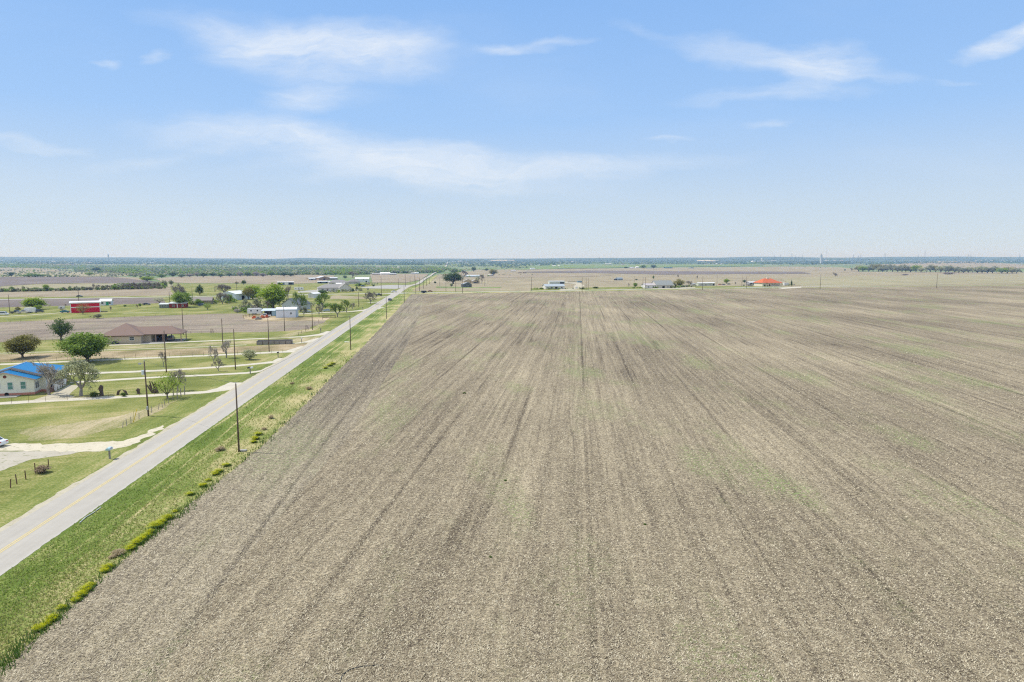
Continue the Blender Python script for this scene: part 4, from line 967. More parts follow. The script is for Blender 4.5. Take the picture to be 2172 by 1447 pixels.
car('sedan', (.06, .07, .08), 1011, 601.5, CANG, 'dark car parked before the tan twin gable house', 'car')
car('suv', (.6, .62, .63), 1223, 612, CANG+1, 'pale car parked right of the white house with grey blue roof', 'car')
car('suv', (.03, .05, .06), 692, 598.8, .2, 'dark car parked in front of the white roofed shed', 'car')
car('sedan', (.05, .05, .06), 311, 647, LOT, 'dark car standing on grass by the dark plowed field', 'car')
car('suv', (.10, .16, .22), 770, 608, .9, 'blue grey car parked below the white two storey farmhouse', 'car')
# suburban cluster
WALL2 = (.50, .49, .45)
house('suburban_house', 'wide house with hipped grey roof nearest the cross road', 'house', 708, 617.5, 0, 15, 3.1, 'hip', 3.4, WALL2, GREYR, CANG, 'x', (('f', '-.35', .9, 1.4, 1.3, 'w'), ('f', '-.2', .1, 1.2, 2.2, 'd'), ('f', '0', .9, 1.4, 1.3, 'w'), ('f', '.25', .9, 1.4, 1.3, 'w')), wpx=64, rk='shingle')
house('suburban_house', 'grey roofed house with front gable at the right end of the cluster', 'house', 733, 617.8, 0, 14, 3.3, 'gable', 4.2, (.62, .61, .56), GREYR, CANG+.1, 'y', (('f', '-.3', .9, 1.2, 1.3, 'w'), ('f', '.25', .1, 2.4, 2.2, 'g')), wpx=24, rk='shingle')
house('suburban_house', 'grey roofed house behind the wide hipped house of the cluster', 'house', 719, 604.5, 0, 16, 3.2, 'hip', 3.8, WALL2, (.27, .26, .25), CANG, 'x', (('f', '-.3', .9, 1.4, 1.3, 'w'), ('f', '.3', .9, 1.4, 1.3, 'w')), wpx=42, rk='shingle')
house('suburban_house', 'dark grey roofed house left of the white two storey farmhouse', 'house', 752, 602, 0, 14, 3.2, 'hip', 4.0, (.45, .44, .42), (.25, .24, .24), CANG, 'x', (('f', '.2', .9, 1.4, 1.3, 'w'),), wpx=24, rk='shingle')
house('carport_roof_shed', 'small white roofed shed between the two grey roofed houses', 'shed', 723, 607.5, 0, 9, 2.9, 'gable', 1.0, (.6, .6, .58), (.80, .80, .79), CANG, 'x', (), wpx=18)
house('white_farmhouse', 'white two storey building with pale metal roof at the back of the cluster', 'house', 768, 599, 0, 10, 6.0, 'gable', 2.2, (.66, .70, .72), (.80, .80, .79), CANG-.2, 'x', (('f', '-.3', 3.6, 1.2, 1.2, 'w'), ('f', '.1', 3.6, 1.2, 1.2, 'w'), ('f', '.3', .1, 2.4, 2.6, 'o')), wpx=29)
house('pale_roof_shed', 'long low shed with bright white roof behind parked dark car', 'shed', 687, 601.3, 0, 7, 3.0, 'shed', .5, (.10, .14, .16), (.82, .83, .83), CANG, 'x', (('f', '-.25', .1, 3, 2.4, 'o'), ('f', '.25', .1, 3, 2.4, 'o')), wpx=25)
house('farm_barn', 'brown barn with wide pale roof behind the suburban houses', 'barn', 688, 594.5, 0, 18, 4.6, 'gable', 2.6, (.33, .25, .19), (.66, .67, .68), CANG+.3, 'y', (('f', '0', .1, 4, 3.2, 'o'),), wpx=24)
house('lean_barn', 'low pale roofed barn wing right of the brown barn', 'barn', 705, 593.5, 0, 16, 3.0, 'gable', 1.6, (.20, .20, .21), (.62, .64, .65), CANG+.1, 'x', (), wpx=22)
house('farm_shed', 'small pale roofed shed left of the brown barn', 'shed', 662, 594.5, 0, 8, 3.0, 'gable', 1.6, (.30, .30, .30), (.62, .66, .68), CANG, 'x', (('f', '0', .1, 3, 2.4, 'o'),), wpx=13)
house('machine_shed', 'long open fronted machine shed with pale roof alone on far pasture', 'shed', 606, 604.3, 0, 10, 3.6, 'shed', .5, (.10, .16, .20), (.78, .76, .72), CANG, 'x', (('f', '-.33', .2, 5.4, 2.9, 'o'), ('f', '.05', .2, 5, 2.9, 'D'), ('f', '.30', .2, 4.5, 2.9, 'o')), wpx=33)
house('garage', 'small white gable garage behind twiggy trees by the cross road', 'garage', 659.5, 632.5, 0, 9, 3.4, 'gable', .9, (.66, .68, .70), (.80, .80, .78), CANG-.7, 'y', (('f', '0', .1, 3.2, 2.6, 'g'),), wpx=13)
# north
house('white_barn', 'large white barn in the distance before the woods', 'barn', 818, 583.3, 0, 22, 4.8, 'gable', 3.2, (.70, .70, .70), (.84, .84, .83), CANG, 'x', (), wpx=20)
house('grey_barn', 'low dark barn joined to the left of the large white barn', 'barn', 799, 583.3, 0, 16, 3.6, 'gable', 1.6, (.22, .21, .20), (.48, .48, .48), CANG, 'x', (), wpx=18)
house('dark_barn', 'low dark barn right of the large white barn', 'barn', 834, 583.3, 0, 16, 3.6, 'gable', 1.4, (.16, .18, .18), (.60, .62, .63), CANG, 'x', (), wpx=14)
house('far_shed', 'pale shed with white roof left of the main road far ahead', 'shed', 877, 582, 0, 10, 3.6, 'gable', 1.2, (.40, .42, .44), (.82, .82, .80), CANG, 'x', (), wpx=9)
house('far_shed', 'pale blue shed left of the main road among far trees', 'shed', 884.5, 581, 0, 10, 3.8, 'gable', 1.2, (.55, .62, .66), (.74, .80, .84), CANG, 'x', (), wpx=8)
# ================================================================ east farms
house('grey_shed', 'small dark grey gable shed with white window standing before the oak', 'shed', 991.5, 609.5, 0, 9, 3.4, 'gable', 1.8, (.115, .125, .13), (.30, .31, .31), CANG, 'y', (('f', '-.0', 1.5, 1.8, .8, 'w'),), wpx=19)
house('tan_house', 'tan house with left front gable beside the big oak', 'house', 993, 601.5, 0, 11, 3.6, 'gable', 3.2, (.50, .41, .24), (.34, .32, .29), CANG, 'y', (('f', '0', 1, 1.4, 1.3, 'w'),), wpx=18, rk='shingle')
house('tan_house', 'tan house with right front gable beside bare trees', 'house', 1009, 601.5, 0, 11, 3.2, 'gable', 3.0, (.50, .41, .26), (.34, .33, .31), CANG, 'y', (('f', '-.1', .1, 4.5, 2.2, 'o'),), wpx=17, rk='shingle')
house('long_barn', 'long white roofed barn behind the tan houses', 'barn', 1004, 588, 0, 14, 3.6, 'gable', 1.5, (.45, .55, .60), (.70, .76, .80), CANG, 'x', (), wpx=28)
def tank():
    r = empty('storage_tank', P3(1040, 586.5, 0), CANG, 'horizontal white storage tank left of the round olive tree', 'tank')
    MB().tube([(-7, 0, 3.2), (-6.6, 0, 3.2), (6.6, 0, 3.2), (7, 0, 3.2)], [1.2, 2.1, 2.1, 1.2], 16).build('tank_body', paint((.60, .58, .54)), r, smooth=True)
    for x in (-4.5, 4.5): MB().box(x-.4, x+.4, -1.6, 1.6, -.3, 1.8).build('saddle', paint((.14, .14, .14)), r)
tank()
def hay():
    r = empty('hay_stack', P3(1108, 580, 0), R(-12), 'two long dark red brown stacks of round bales on far stubble', 'hay stack')
    for a in (-14, 1.5):
        m = MB()
        for i in range(8): m.tube([(a+i*1.55, -2, .8), (a+i*1.55, 2, .8)], [.78, .78], 10); m.tube([(a+i*1.55+.7, -2, 2.1), (a+i*1.55+.7, 2, 2.1)], [.75, .75], 10)
        m.build('bale_row', paint((.115, .05, .045), .9, .3), r)
hay()
house('farm_shed', 'brown shed with pale roof at the far farm left of the hay stacks', 'shed', 1089, 576, 0, 12, 3.6, 'gable', 1.6, (.26, .22, .19), (.66, .64, .62), CANG, 'x', (), wpx=12)
house('pale_barn', 'pale blue grey barn on the skyline field right of the far trees', 'barn', 1130.5, 571.7, 0, 16, 5.5, 'gable', 2.0, (.62, .66, .70), (.74, .78, .82), CANG, 'x', (), wpx=10)
house('white_bungalow', 'white bungalow with grey blue roof and green shutters beside the cross road', 'house', 1177.5, 613.6, 0, 9, 3.1, 'gable', 2.0, (.68, .66, .60), (.42, .47, .50), CANG, 'x', (('f', '-.18', .9, 1.9, 1.4, 'w'), ('f', '.05', .1, 3.0, 2.2, 'o'), ('f', '.34', .9, 1.9, 1.4, 'w'), ('f', '-.38', .9, 1.0, 1.2, 'w')), wpx=44)
house('pale_shed', 'long pale green shed with dark opening behind the white bungalow', 'shed', 1182, 602.5, 0, 9, 4.0, 'shed', .5, (.55, .60, .52), (.66, .68, .66), CANG-.15, 'x', (('f', '.3', .2, 6.5, 2.6, 'o'),), wpx=34)
house('grey_cabin', 'small blue grey cabin alone in the far stubble field', 'shed', 1315.5, 595, 0, 8, 3.4, 'gable', 2.0, (.22, .28, .33), (.26, .31, .35), CANG, 'x', (('f', '.2', 1, 1, 1, 'w'),), wpx=12)
house('dark_shed', 'low black shed joined to the left side of the blue grey cabin', 'shed', 1307.5, 595, 0, 6, 2.4, 'shed', .3, (.03, .03, .035), (.10, .11, .12), CANG, 'x', (), wpx=5)
trailer(1229, 600, 8, 2.4, 3.2, 'blue grey trailer behind the dirt drive loop', (.20, .30, .36), CANG, 'horse_trailer', 'trailer', 0)
o = MB().box(-9, 9, -.4, .4, 0, 1.6).build('timber_stack', WOODG); o.location = P3(1214, 599.5); o.rotation_euler.z = CANG+.1; tag(o, 'long low timber stack left of the blue grey trailer', 'timber')
house('porch_house', 'house with steep grey roof and two front gables beside the cross road', 'house', 1411, 611.5, 0, 13, 3.4, 'gable', 4.6, (.52, .50, .44), (.29, .31, .30), CANG, 'x', (('f', '-.1', .1, 3, 2.4, 'o'), ('f', '.3', .1, 1.3, 2.3, 'd'), ('f', '.15', .9, 1.4, 1.3, 'w')), wpx=42, rk='shingle')
house('white_garage', 'white garage wing with mauve grey roof left of the steep roofed house', 'garage', 1380, 611.8, 0, 9, 3.4, 'gable', 1.6, (.70, .69, .68), (.50, .46, .47), CANG, 'x', (('f', '-.2', .9, 1.3, 1.3, 'w'), ('f', '.25', .9, 1.3, 1.3, 'w')), wpx=25)
house('mobile_home', 'long pale green mobile home with white roof', 'mobile home', 1499, 606.3, 0, 6, 3.3, 'gable', .6, (.48, .52, .44), (.80, .81, .80), CANG, 'x', (('f', '-.3', 1, 1.2, 1, 'w'), ('f', '-.05', .1, 1.1, 2.1, 'd'), ('f', '.2', 1, 1.2, 1, 'w'), ('f', '.42', .2, 2.0, 2.1, 'o')), wpx=41)
house('small_shed', 'small grey shed touching the left end of the pale mobile home', 'shed', 1473, 605.8, 0, 5, 2.6, 'shed', .3, (.34, .38, .38), (.6, .62, .62), CANG, 'x', (), wpx=7)
def orange_extra(root, w, d, h, rf):
    MB().box(-w*.28, w*.5, -2.6, -2.35, h-.55, h-.1).build('porch_beam', paint(CREAM), root)
    for k in range(6): MB().box(-w*.26+k*w*.15-.15, -w*.26+k*w*.15+.15, -2.6, -2.35, 0, h-.5).build('porch_column', paint(CREAM), root)
    MB().prism([(-.5, h+1.0), (-2.9, h-.1), (-2.9, h+.06), (-.5, h+1.2)], -w*.30, w*.52, 'x').build('porch_roof', paint((.54, .14, .06), .7, kind='shingle'), root)
    MB().box(-1.2, 1.2, d/2-.8, d/2+.8, h+3.9, h+6.0).build('chimney', paint(CREAM), rf)
house('villa', 'cream villa with bright orange hipped tile roof behind white fence', 'house', 1636, 607.6, 0, 15, 4.2, 'hip', 4.9, CREAM, (.56, .15, .065), CANG, 'x', (('f', '-.4', 1, 1.3, 1.6, 'w'), ('f', '-.1', .1, 1.6, 2.4, 'd'), ('f', '.1', 1, 1.3, 1.5, 'w'), ('f', '.3', 1, 1.3, 1.5, 'w')), wpx=46, ov=.9, rk='shingle', extra=orange_extra)
house('white_shed', 'long white roofed shed left of the orange roofed villa', 'shed', 1599, 604.5, 0, 8, 3.4, 'gable', 1.0, (.30, .30, .31), (.78, .78, .77), CANG, 'x', (('f', '-.3', .1, 3, 2.4, 'o'), ('f', '.1', .1, 4, 2.4, 'o')), wpx=22)
trailer(1667, 606, 7, 2.4, 3.4, 'pale trailer right of the orange roofed villa', (.62, .64, .64), CANG, 'cargo_trailer', 'trailer', 0)
house('grey_barn', 'grey barn with white gable roof alone on far green field', 'barn', 1466, 570, 0, 20, 5.5, 'gable', 3.0, (.34, .40, .44), (.80, .81, .80), CANG-.5, 'y', (), wpx=12)
house('green_shed', 'long dark teal shed on the skyline right of the far trees', 'shed', 1419, 569.6, 0, 16, 5.5, 'gable', 1.2, (.03, .13, .13), (.30, .42, .40), CANG, 'x', (), wpx=17)
house('white_barn', 'white barn at the left end of the skyline farm', 'barn', 1341, 569.5, 0, 16, 5, 'gable', 2, (.30, .25, .28), (.78, .79, .80), CANG, 'x', (), wpx=9)
house('white_barn', 'tall white barn just left of the skyline green tree', 'barn', 1352, 569.3, 0, 14, 7, 'gable', 3, (.66, .68, .70), (.84, .84, .84), CANG, 'x', (), wpx=7)
house('low_shed', 'low white roofed shed between the two skyline farm trees', 'shed', 1378, 570, 0, 12, 3, 'gable', 1, (.2, .2, .2), (.76, .77, .78), CANG, 'x', (), wpx=10)
# white fences by the villa
def picket(pts, label, step=2.4, h=1.25, rails=True, cat='fence', mat=WHITE, name='white_fence', pr=.09):
    r = empty(name, (*P(*pts[0]), 0), 0, label, cat); W0 = [Vector((*P(*q), 0)) for q in pts]; o = W0[0]; rl = MB(); k = 0
    for a, b in zip(W0, W0[1:]):
        n = max(1, int((b-a).length/step))
        for i in range(n+(b is W0[-1])):
            q = a.lerp(b, i/n)-o; z = hgt(q.x+o.x, q.y+o.y); k += 1
            if k < 98: MB().box(q.x-pr, q.x+pr, q.y-pr, q.y+pr, z, z+h*(1 if k % 5 else 1.12)).build('fence_post', mat, r)
        if rails:
            for zz in (.45, .95): rl.tube([a-o+Vector((0, 0, zz+hgt(a.x, a.y))), b-o+Vector((0, 0, zz+hgt(b.x, b.y)))], [.06, .06], 4)
    if rails: rl.build('rail', mat, r)
    return r
picket([(1559, 612), (1600, 611.5), (1655, 610.3)], 'white fence with close posts in front of the orange roofed villa', 1.5)
picket([(1686, 610), (1735, 609)], 'white posts in a row right of the villa drive', 3.2, 1.5, False, 'fence', pr=.14)
picket([(1742, 608), (1802, 607)], 'white posts in a row right of the tall pole', 3.0, 1.5, False, 'fence', pr=.14)
# ================================================================ trees near to far
tree('round1', 'dark', 130, 721, 45, 43, 'dark green round tree standing alone on brown pasture edge')
tree('bigoak2', 'olive', 48, 759, 72, 49, 'wide olive brown oak on the dry grass strip left of the big green tree', depth=.8)
tree('bigoak1', 'green', 186, 767, 116, 60, 'big spreading bright green tree behind the blue-roofed house', depth=.85)
tree('bare1', 'paletwig', 103, 838, 92, 82, 'bare pinkish grey tree at the rear corner of the blue-roofed house')
tree('budding2', 'pale', 172, 840, 98, 82, 'pale tree with new leaves in the bend of the gravel loop')
tree('airy1', 'fresh', 355, 845, 58, 54, 'bright yellow green forked tree beside the broken wire fence')
tree('bare3', 'grey', 377, 829, 38, 46, 'bare grey tree just behind the bright yellow green tree')
tree('bare4', 'grey', 347, 778, 18, 34, 'small bare tree left of the tall pole between two gravel drives')
tree('bare5', 'paletwig', 454, 773.5, 30, 44, 'round bare tree left of a tall pole on the lawn')
tree('bare6', 'paletwig', 480, 759.5, 33, 40, 'bare tree on the lawn behind a pole, left of the round bush')
tree('bare7', 'grey', 464, 787.5, 26, 30, 'low sparse bare tree at the edge of the gravel drive')
tree('bush1', 'pale', 530, 763, 28, 23, 'round grey green bush on the lawn by the main road')
tree('bush2', 'weed', 200, 841, 22, 10, 'low green weeds at the foot of the pale tree', cat='weeds', name='weed_clump')
tree('bush3', 'weed', 262, 841, 12, 9, 'small green weeds by the arched stump', cat='weeds', name='weed_clump')
tree('budding3', 'green', 716, 672.5, 32, 30, 'first green tree beside the wooden gate near the main road')
tree('budding4', 'green', 735, 663, 26, 28, 'green tree between gravel drive and the tree beside the gate')
tree('oak1', 'fresh', 580, 655, 60, 50, 'large bright green tree behind the travel trailer and lean-to')
tree('round2', 'fresh', 536, 634, 34, 30, 'bright green tree left of the large bright green tree')
tree('bare1', 'reddish', 611, 633, 30, 30, 'reddish bare tree behind the small cargo trailer')
tree('budding5', 'green', 637, 662, 42, 44, 'twiggy green tree behind the dark slate gable house')
tree('budding6', 'green', 683, 657, 42, 36, 'rounded twiggy tree with green leaves right of the garage')
tree('budding1', 'greygreen', 645, 671, 20, 24, 'grey green tree against the right wall of the white workshop')
tree('bare2', 'grey', 677, 672, 16, 28, 'thin bare pale tree before the silver car')
tree('bush4', 'dark', 684, 623.5, 17, 8, 'dark low bush before the hipped grey roofed house')
tree('budding2', 'greygreen', 545, 655, 32, 22, 'grey green tree rising behind the travel trailer')
tree('bare8', 'grey', 568, 657, 30, 20, 'bare greyish tree rising behind the lean-to')
tree('budding7', 'greygreen', 522, 662, 30, 30, 'leaning thinly leaved tree left of the travel trailer')
tree('barefine1', 'grey', 382, 640, 38, 40, 'tall bare grey tree behind the green tree of the red shed')
tree('round3', 'green', 386, 652, 42, 34, 'dense green tree behind the dark red shed')
tree('cone1', 'dark', 424, 626.5, 20, 22, 'dark conical evergreen by the far side of the cross road')
tree('barefine2', 'grey', 476, 624, 42, 22, 'wide bare grey tree beyond the cross road behind the metal barn')
tree('round4', 'olive', 527, 636, 24, 26, 'yellow green tree beyond the lane right of the metal barn')
tree('airy2', 'fresh', 440, 657.5, 20, 16, 'small bright green tree on the pasture right of the red shed')
tree('round1', 'green', 421, 648, 14, 14, 'small green tree before the brown roofed house')
tree('budding3', 'grey', 472, 645, 26, 25, 'grey budding tree at the front of the metal barn')
tree('round2', 'green', 486, 643, 15, 20, 'green tree against the metal barn gable')
tree('airy3', 'pale', 338, 643, 30, 12, 'pale yellow green tree beside the dark plowed field')
tree('bare3', 'grey', 748, 656, 14, 14, 'small bare bush by the far fence near the main road', cat='bush', name='shrub')
tree('barefine3', 'grey', 786, 645, 30, 28, 'big bare round tree beside the crossing on the left')
tree('oak2', 'fresh', 73, 656, 48, 24, 'pale green wide spreading tree behind the cargo trailer', depth=.8)
tree('round4', 'fresh', 81, 658, 17, 11, 'small yellow green tree behind the dark jeep')
tree('round5', 'olive', 38, 661, 11, 10, 'small olive tree behind the flatbed pickup')
tree('airy4', 'olive', 176, 666.5, 28, 22, 'yellow green tree in front of the bright red barn')
tree('bush5', 'greygreen', 208, 675.5, 14, 10, 'grey green bush at the edge of the brown pasture')
tree('bare1', 'grey', 199, 675, 22, 6, 'low bare brush left of the grey green bush', cat='bush', name='shrub')
tree('bare2', 'grey', 235, 660, 8, 11, 'small bare tree right of the red barn')
tree('bare4', 'grey', 139.5, 652.5, 6, 8, 'tiny bare tree behind the box trailer')
tree('round3', 'green', 297, 652, 6, 9, 'tiny green tree on grass left of the grey shed')
tree('bare5', 'grey', 291, 655, 8, 10, 'tiny bare tree beside the tiny green tree')
tree('bush1', 'green', 265, 651, 6, 5, 'tiny green bush right of the small white house')
tree('bush3', 'greygreen', 714, 598, 10, 5, 'bush behind the suburban roofs')
tree('barefine4', 'grey', 748, 589, 52, 13, 'wide bare grey thicket behind the white two storey building', depth=.5)
tree('round1', 'blue', 732, 591.5, 9, 7, 'dark round tree left of the white two storey building')
tree('cone2', 'dark', 748.5, 620, 7, 8, 'small dark evergreen right of the hipped roof house by cross road')
tree('cone3', 'dark', 757, 616, 8, 8, 'dark evergreen beside the concrete yard')
tree('cone2', 'dark', 763, 608, 6, 7, 'dark evergreen below the white two storey building')
tree('bush2', 'dark', 792, 608, 5, 4, 'tiny dark bush on the concrete yard')
tree('round5', 'dark', 517, 604.5, 11, 10, 'dark round tree alone on the far pasture edge')
tree('bush4', 'olive', 502, 602.5, 8, 4, 'low bush left of the dark round tree on far pasture')
tree('oak1', 'dark', 204, 644-67, 20, 9, 'dark round tree in the far valley meadow')
tree('round2', 'dark', 24, 588, 11, 11, 'dark grey green tree at the top edge of dark field at left')
tree('round4', 'fresh', 190, 585, 17, 7, 'yellow green bushy tree above the dark plowed field')
tree('round3', 'fresh', 312, 597.5, 28, 11, 'yellow green tree group at the corner of the dark field')
tree('round1', 'greygreen', 349, 609.5, 12, 15, 'left of two grey green trees at the end of the hedgerow')
tree('round5', 'greygreen', 363, 606.5, 10, 12, 'right of two grey green trees at the end of the hedgerow')
tree('bush5', 'green', 75, 588, 46, 7, 'long low green thicket above the dark field at left', depth=.3)
# east
tree('oak2', 'dark', 961, 602.5, 42, 24, 'broad dark green oak beside the tan houses', depth=.8)
tree('round2', 'greygreen', 957.5, 609.5, 7, 8.5, 'small grey green tree below the broad oak')
tree('airy1', 'pale', 1013, 601.5, 12, 18, 'pale leafy tree right of the tan houses')
tree('bare6', 'grey', 1022, 601.5, 16, 20, 'bare grey tree right of the pale leafy tree')
tree('round3', 'olive', 1046, 586, 18, 15, 'round olive tree right of the storage tank')
tree('barefine5', 'grey', 985, 587, 20, 15, 'wide bare grey tree behind the broad oak')
tree('round4', 'blue', 1005, 577, 11, 11, 'dark tree beyond the long white roofed barn')
tree('round5', 'blue', 1031.5, 575.5, 9, 6, 'dark round tree alone beyond the storage tank')
tree('bush1', 'blue', 962, 578, 18, 7, 'dark tree group beside the road where it leaves the valley', cat='tree', name='leafy_tree')
tree('bush2', 'dark', 923, 601.5, 6, 4.5, 'dark bush on stubble right of the main road verge')
for i, (a, b) in enumerate(((1059, 584), (1067, 584), (1071, 584), (1081.5, 584.5), (1104, 584), (1129, 583.5))): tree('bush3', 'dark', a, b, 3.4, 1.7, ORD[i]+' from the left of the small dark bushes dotted along far stubble', group='small dark bushes on far stubble')
tree('round2', 'green', 1347.5, 610.5, 9, 11, 'green tree by the cross road left of the white garage')
tree('bare7', 'reddish', 1333.5, 609, 6, 9, 'small bare reddish tree left of the green roadside tree')
tree('cone1', 'green', 1386, 592.5, 5, 8, 'small conical tree behind the steep roofed house')
tree('bush4', 'dark', 1350, 594.5, 5, 3, 'small dark bush near the far thin pole')
tree('bush5', 'dark', 1374, 611.5, 4, 5, 'small dark bush in front of the white garage')
tree('round5', 'green', 1364, 569.8, 14, 7.5, 'round green tree in the skyline farm')
tree('round3', 'blue', 1386, 570.5, 12, 9, 'dark round tree right in the skyline farm')
tree('bush4', 'blue', 1328, 569.5, 10, 3.5, 'dark bush left of the skyline farm')
tree('round1', 'olive', 1441, 609.5, 22, 17, 'yellow olive tree right of the steep roofed house')
tree('bush2', 'olive', 1430, 611, 12, 12, 'olive bush between steep roofed house and the yellow olive tree')
tree('budding4', 'grey', 1462, 608.5, 17, 13, 'greyish budding tree left of the mobile home')
tree('round4', 'fresh', 1541, 602.5, 12, 11, 'round green tree behind the row of cars')
tree('bare8', 'grey', 1438, 591.5, 6, 9, 'lone bare tree in the stubble behind the olive tree')
tree('bare1', 'grey', 1479, 592.5, 6, 9, 'lone bare tree in the stubble behind the mobile home')
tree('round5', 'dark', 1579, 601, 7, 7.5, 'dark round tree left of the white roofed shed')
tree('bare2', 'grey', 1560, 604.5, 6, 6.5, 'small bare tree between cars and the thin poles')
tree('cone3', 'dark', 1678.5, 609, 4, 15, 'narrow dark cypress right of the orange roofed villa')
tree('bush3', 'dark', 1622, 608.2, 4, 4, 'small dark bush at the villa porch')
tree('bush5', 'dark', 1628, 608.4, 3, 3, 'tiny dark bush beside the villa door')
tree('bush2', 'dark', 1148, 613.5, 10, 3, 'low dark bush left of the white bungalow')
tree('bush1', 'dark', 1236, 613.5, 9, 4, 'low dark bush at the pole by the dirt loop')
tree('bush4', 'dark', 1264, 612, 12, 4, 'dark brush pile on the verge right of the dirt loop')
tree('budding5', 'grey', 1771, 588, 22, 10, 'grey thicket alone between two far fields', depth=.5)
tree('barefine1', 'grey', 1806, 576, 9, 8, 'bare tree left of the long tree row')
tree('round3', 'dark', 1792, 575, 3.4, 4, 'tiny dark tree alone in the field before the long row')
tree('bush1', 'reddish', 1919, 584.5, 14, 3.5, 'low brown brush heap in the field before the long row')
tree('bush2', 'reddish', 2012, 582.5, 34, 4.5, 'long brown brush along the field edge under the tree row', depth=.3)
rs = random.Random(3)
pts = []
for i in range(34):
    px = 1822+i*10.1+rs.uniform(-2, 2); py = 576.2+(px-1822)/330*4.2+rs.uniform(-.6, .6)
    k = 'fresh' if i in (1, 12, 18, 30) else rs.choice(['greygreen', 'greygreen', 'pale', 'greygreen', 'olive'])
    pts.append((px, py, rs.uniform(16, 24), rs.uniform(11, 16), ('round%d' % rs.randint(1, 5)) if k in ('fresh', 'olive') or rs.random() < .7 else 'budding%d' % rs.randint(1, 7), k))
row_trees(pts, {'fresh': 'bright green', 'greygreen': 'grey green', 'olive': 'olive', 'pale': 'pale green'}, '{k} tree, {n} from the left in the long tree row at right', 'trees in the long row at the right')
pts = []
for px, k in ((5, 'greygreen'), (25, 'green'), (38, 'grey'), (50, 'pale'), (60, 'greygreen'), (76, 'green'), (98, 'fresh'), (136, 'grey'), (148, 'greygreen'), (160, 'greygreen'), (177, 'grey'), (186, 'grey'), (194, 'grey'), (199, 'grey'), (208, 'grey'), (219, 'greygreen'), (230, 'grey'), (243, 'green'), (253, 'grey'), (266, 'grey'), (276, 'grey'), (286, 'reddish'), (296, 'grey'), (306, 'grey'), (316, 'reddish'), (326, 'grey'), (336, 'grey')):
    py = 619.5-6.5*px/330; big = px > 255
    pts.append((px, py, rs.uniform(12, 16) if big else rs.uniform(8, 13), rs.uniform(13, 16) if big else rs.uniform(8, 15), 'round%d' % rs.randint(1, 5) if k in ('green', 'fresh') else ('barefine%d' % rs.randint(1, 5) if big else 'budding%d' % rs.randint(1, 7)), k))
row_trees(pts, {'fresh': 'bright green', 'green': 'green', 'greygreen': 'grey green', 'pale': 'pale green', 'reddish': 'bare brown'}, '{k} tree, {n} from the left in the hedgerow beyond the cross road', 'trees in the hedgerow beyond the cross road')
pts = []
for i in range(16):
    px = 346+i*18+rs.uniform(-5, 5); k = rs.choice(['blue', 'green', 'dark', 'grey']); pts.append((px, (588-2.8*(px-346)/290)+rs.uniform(0, 2.2), rs.uniform(12, 20), rs.uniform(7, 10.5), 'round%d' % rs.randint(1, 5), k))
row_trees(pts, {'blue': 'dark', 'green': 'green', 'dark': 'dark green'}, '{k} tree, {n} from the left along the far edge of the pinkish pasture', 'trees along the far edge of the pinkish pasture')
# woods
WM = ['fresh', 'greygreen', 'green', 'pale', 'blue', 'greygreen', 'fresh', 'green']
woods('valley_woods', 'green and grey spring woods filling the valley at left', [([(160, 574), (260, 577), (330, 583)], 3, 700, 7), ([(200, 572), (260, 576)], 3, 200, 7), ([(250, 570), (330, 575), (420, 580), (520, 581), (640, 579), (760, 578), (800, 576)], 5, 4200, 8.5), ([(-40, 565), (80, 566), (170, 568), (300, 570), (450, 571), (640, 571), (800, 570), (945, 570)], 3.6, 4200, 9), ([(800, 577), (870, 577), (935, 576)], 3, 900, 9), ([(940, 571), (970, 576), (960, 578)], 1.5, 60, 9)], WM, 2)
woods('distant_woods', 'blue green woods fading out along the foot of the ridge', [([(-50, 557.5), (500, 559), (950, 560)], 3.2, 3600, 11), ([(950, 559), (1300, 558), (1700, 557.5), (1800, 558), (2200, 557)], 2.4, 2600, 11), ([(1300, 560.5), (1500, 560), (1700, 561), (1810, 560)], 1.0, 500, 11), ([(955, 565), (1080, 563), (1180, 561)], 2.2, 420, 9), ([(1840, 561), (1900, 559), (1960, 558)], 2, 260, 9), ([(2050, 556), (2200, 555)], 3, 300, 9), ([(1100, 567), (1060, 568), (1130, 569)], 1, 60, 9)], ['green', 'blue', 'blue', 'greygreen', 'blue', 'dark'], 5)
woods('ridge_woods', 'dark wooded strip on the low hills at the horizon', [([(0, 552), (300, 552.5), (560, 554), (900, 554), (1300, 553), (1700, 552), (2172, 552)], 1.4, 1500, 13)], ['blue', 'blue', 'dark'], 8)
woods('hedge_brush', 'low grey green brush along the hedgerow beyond the cross road', [([(-20, 619.5), (120, 617), (345, 612)], .5, 260, 2.6), ([(245, 612), (345, 609)], 2.2, 320, 4.2), ([(0, 586), (120, 586.5), (330, 585)], 1.5, 200, 4)], ['greygreen', 'grey', 'pale', 'greygreen', 'green'], 12)
woods('meadow_brush', 'scattered brush and small trees dotting the far meadows', [([(-20, 571), (150, 573), (330, 585)], 6, 330, 5.5), ([(-20, 582), (250, 581), (400, 584)], 3, 260, 5), ([(0, 563), (200, 565), (500, 566)], 2.5, 700, 8), ([(1600, 566), (1900, 566), (2172, 566)], 3, 120, 6), ([(960, 573), (1100, 571)], 2, 90, 5)], ['greygreen', 'green', 'fresh', 'blue', 'pale', 'greygreen'], 21)
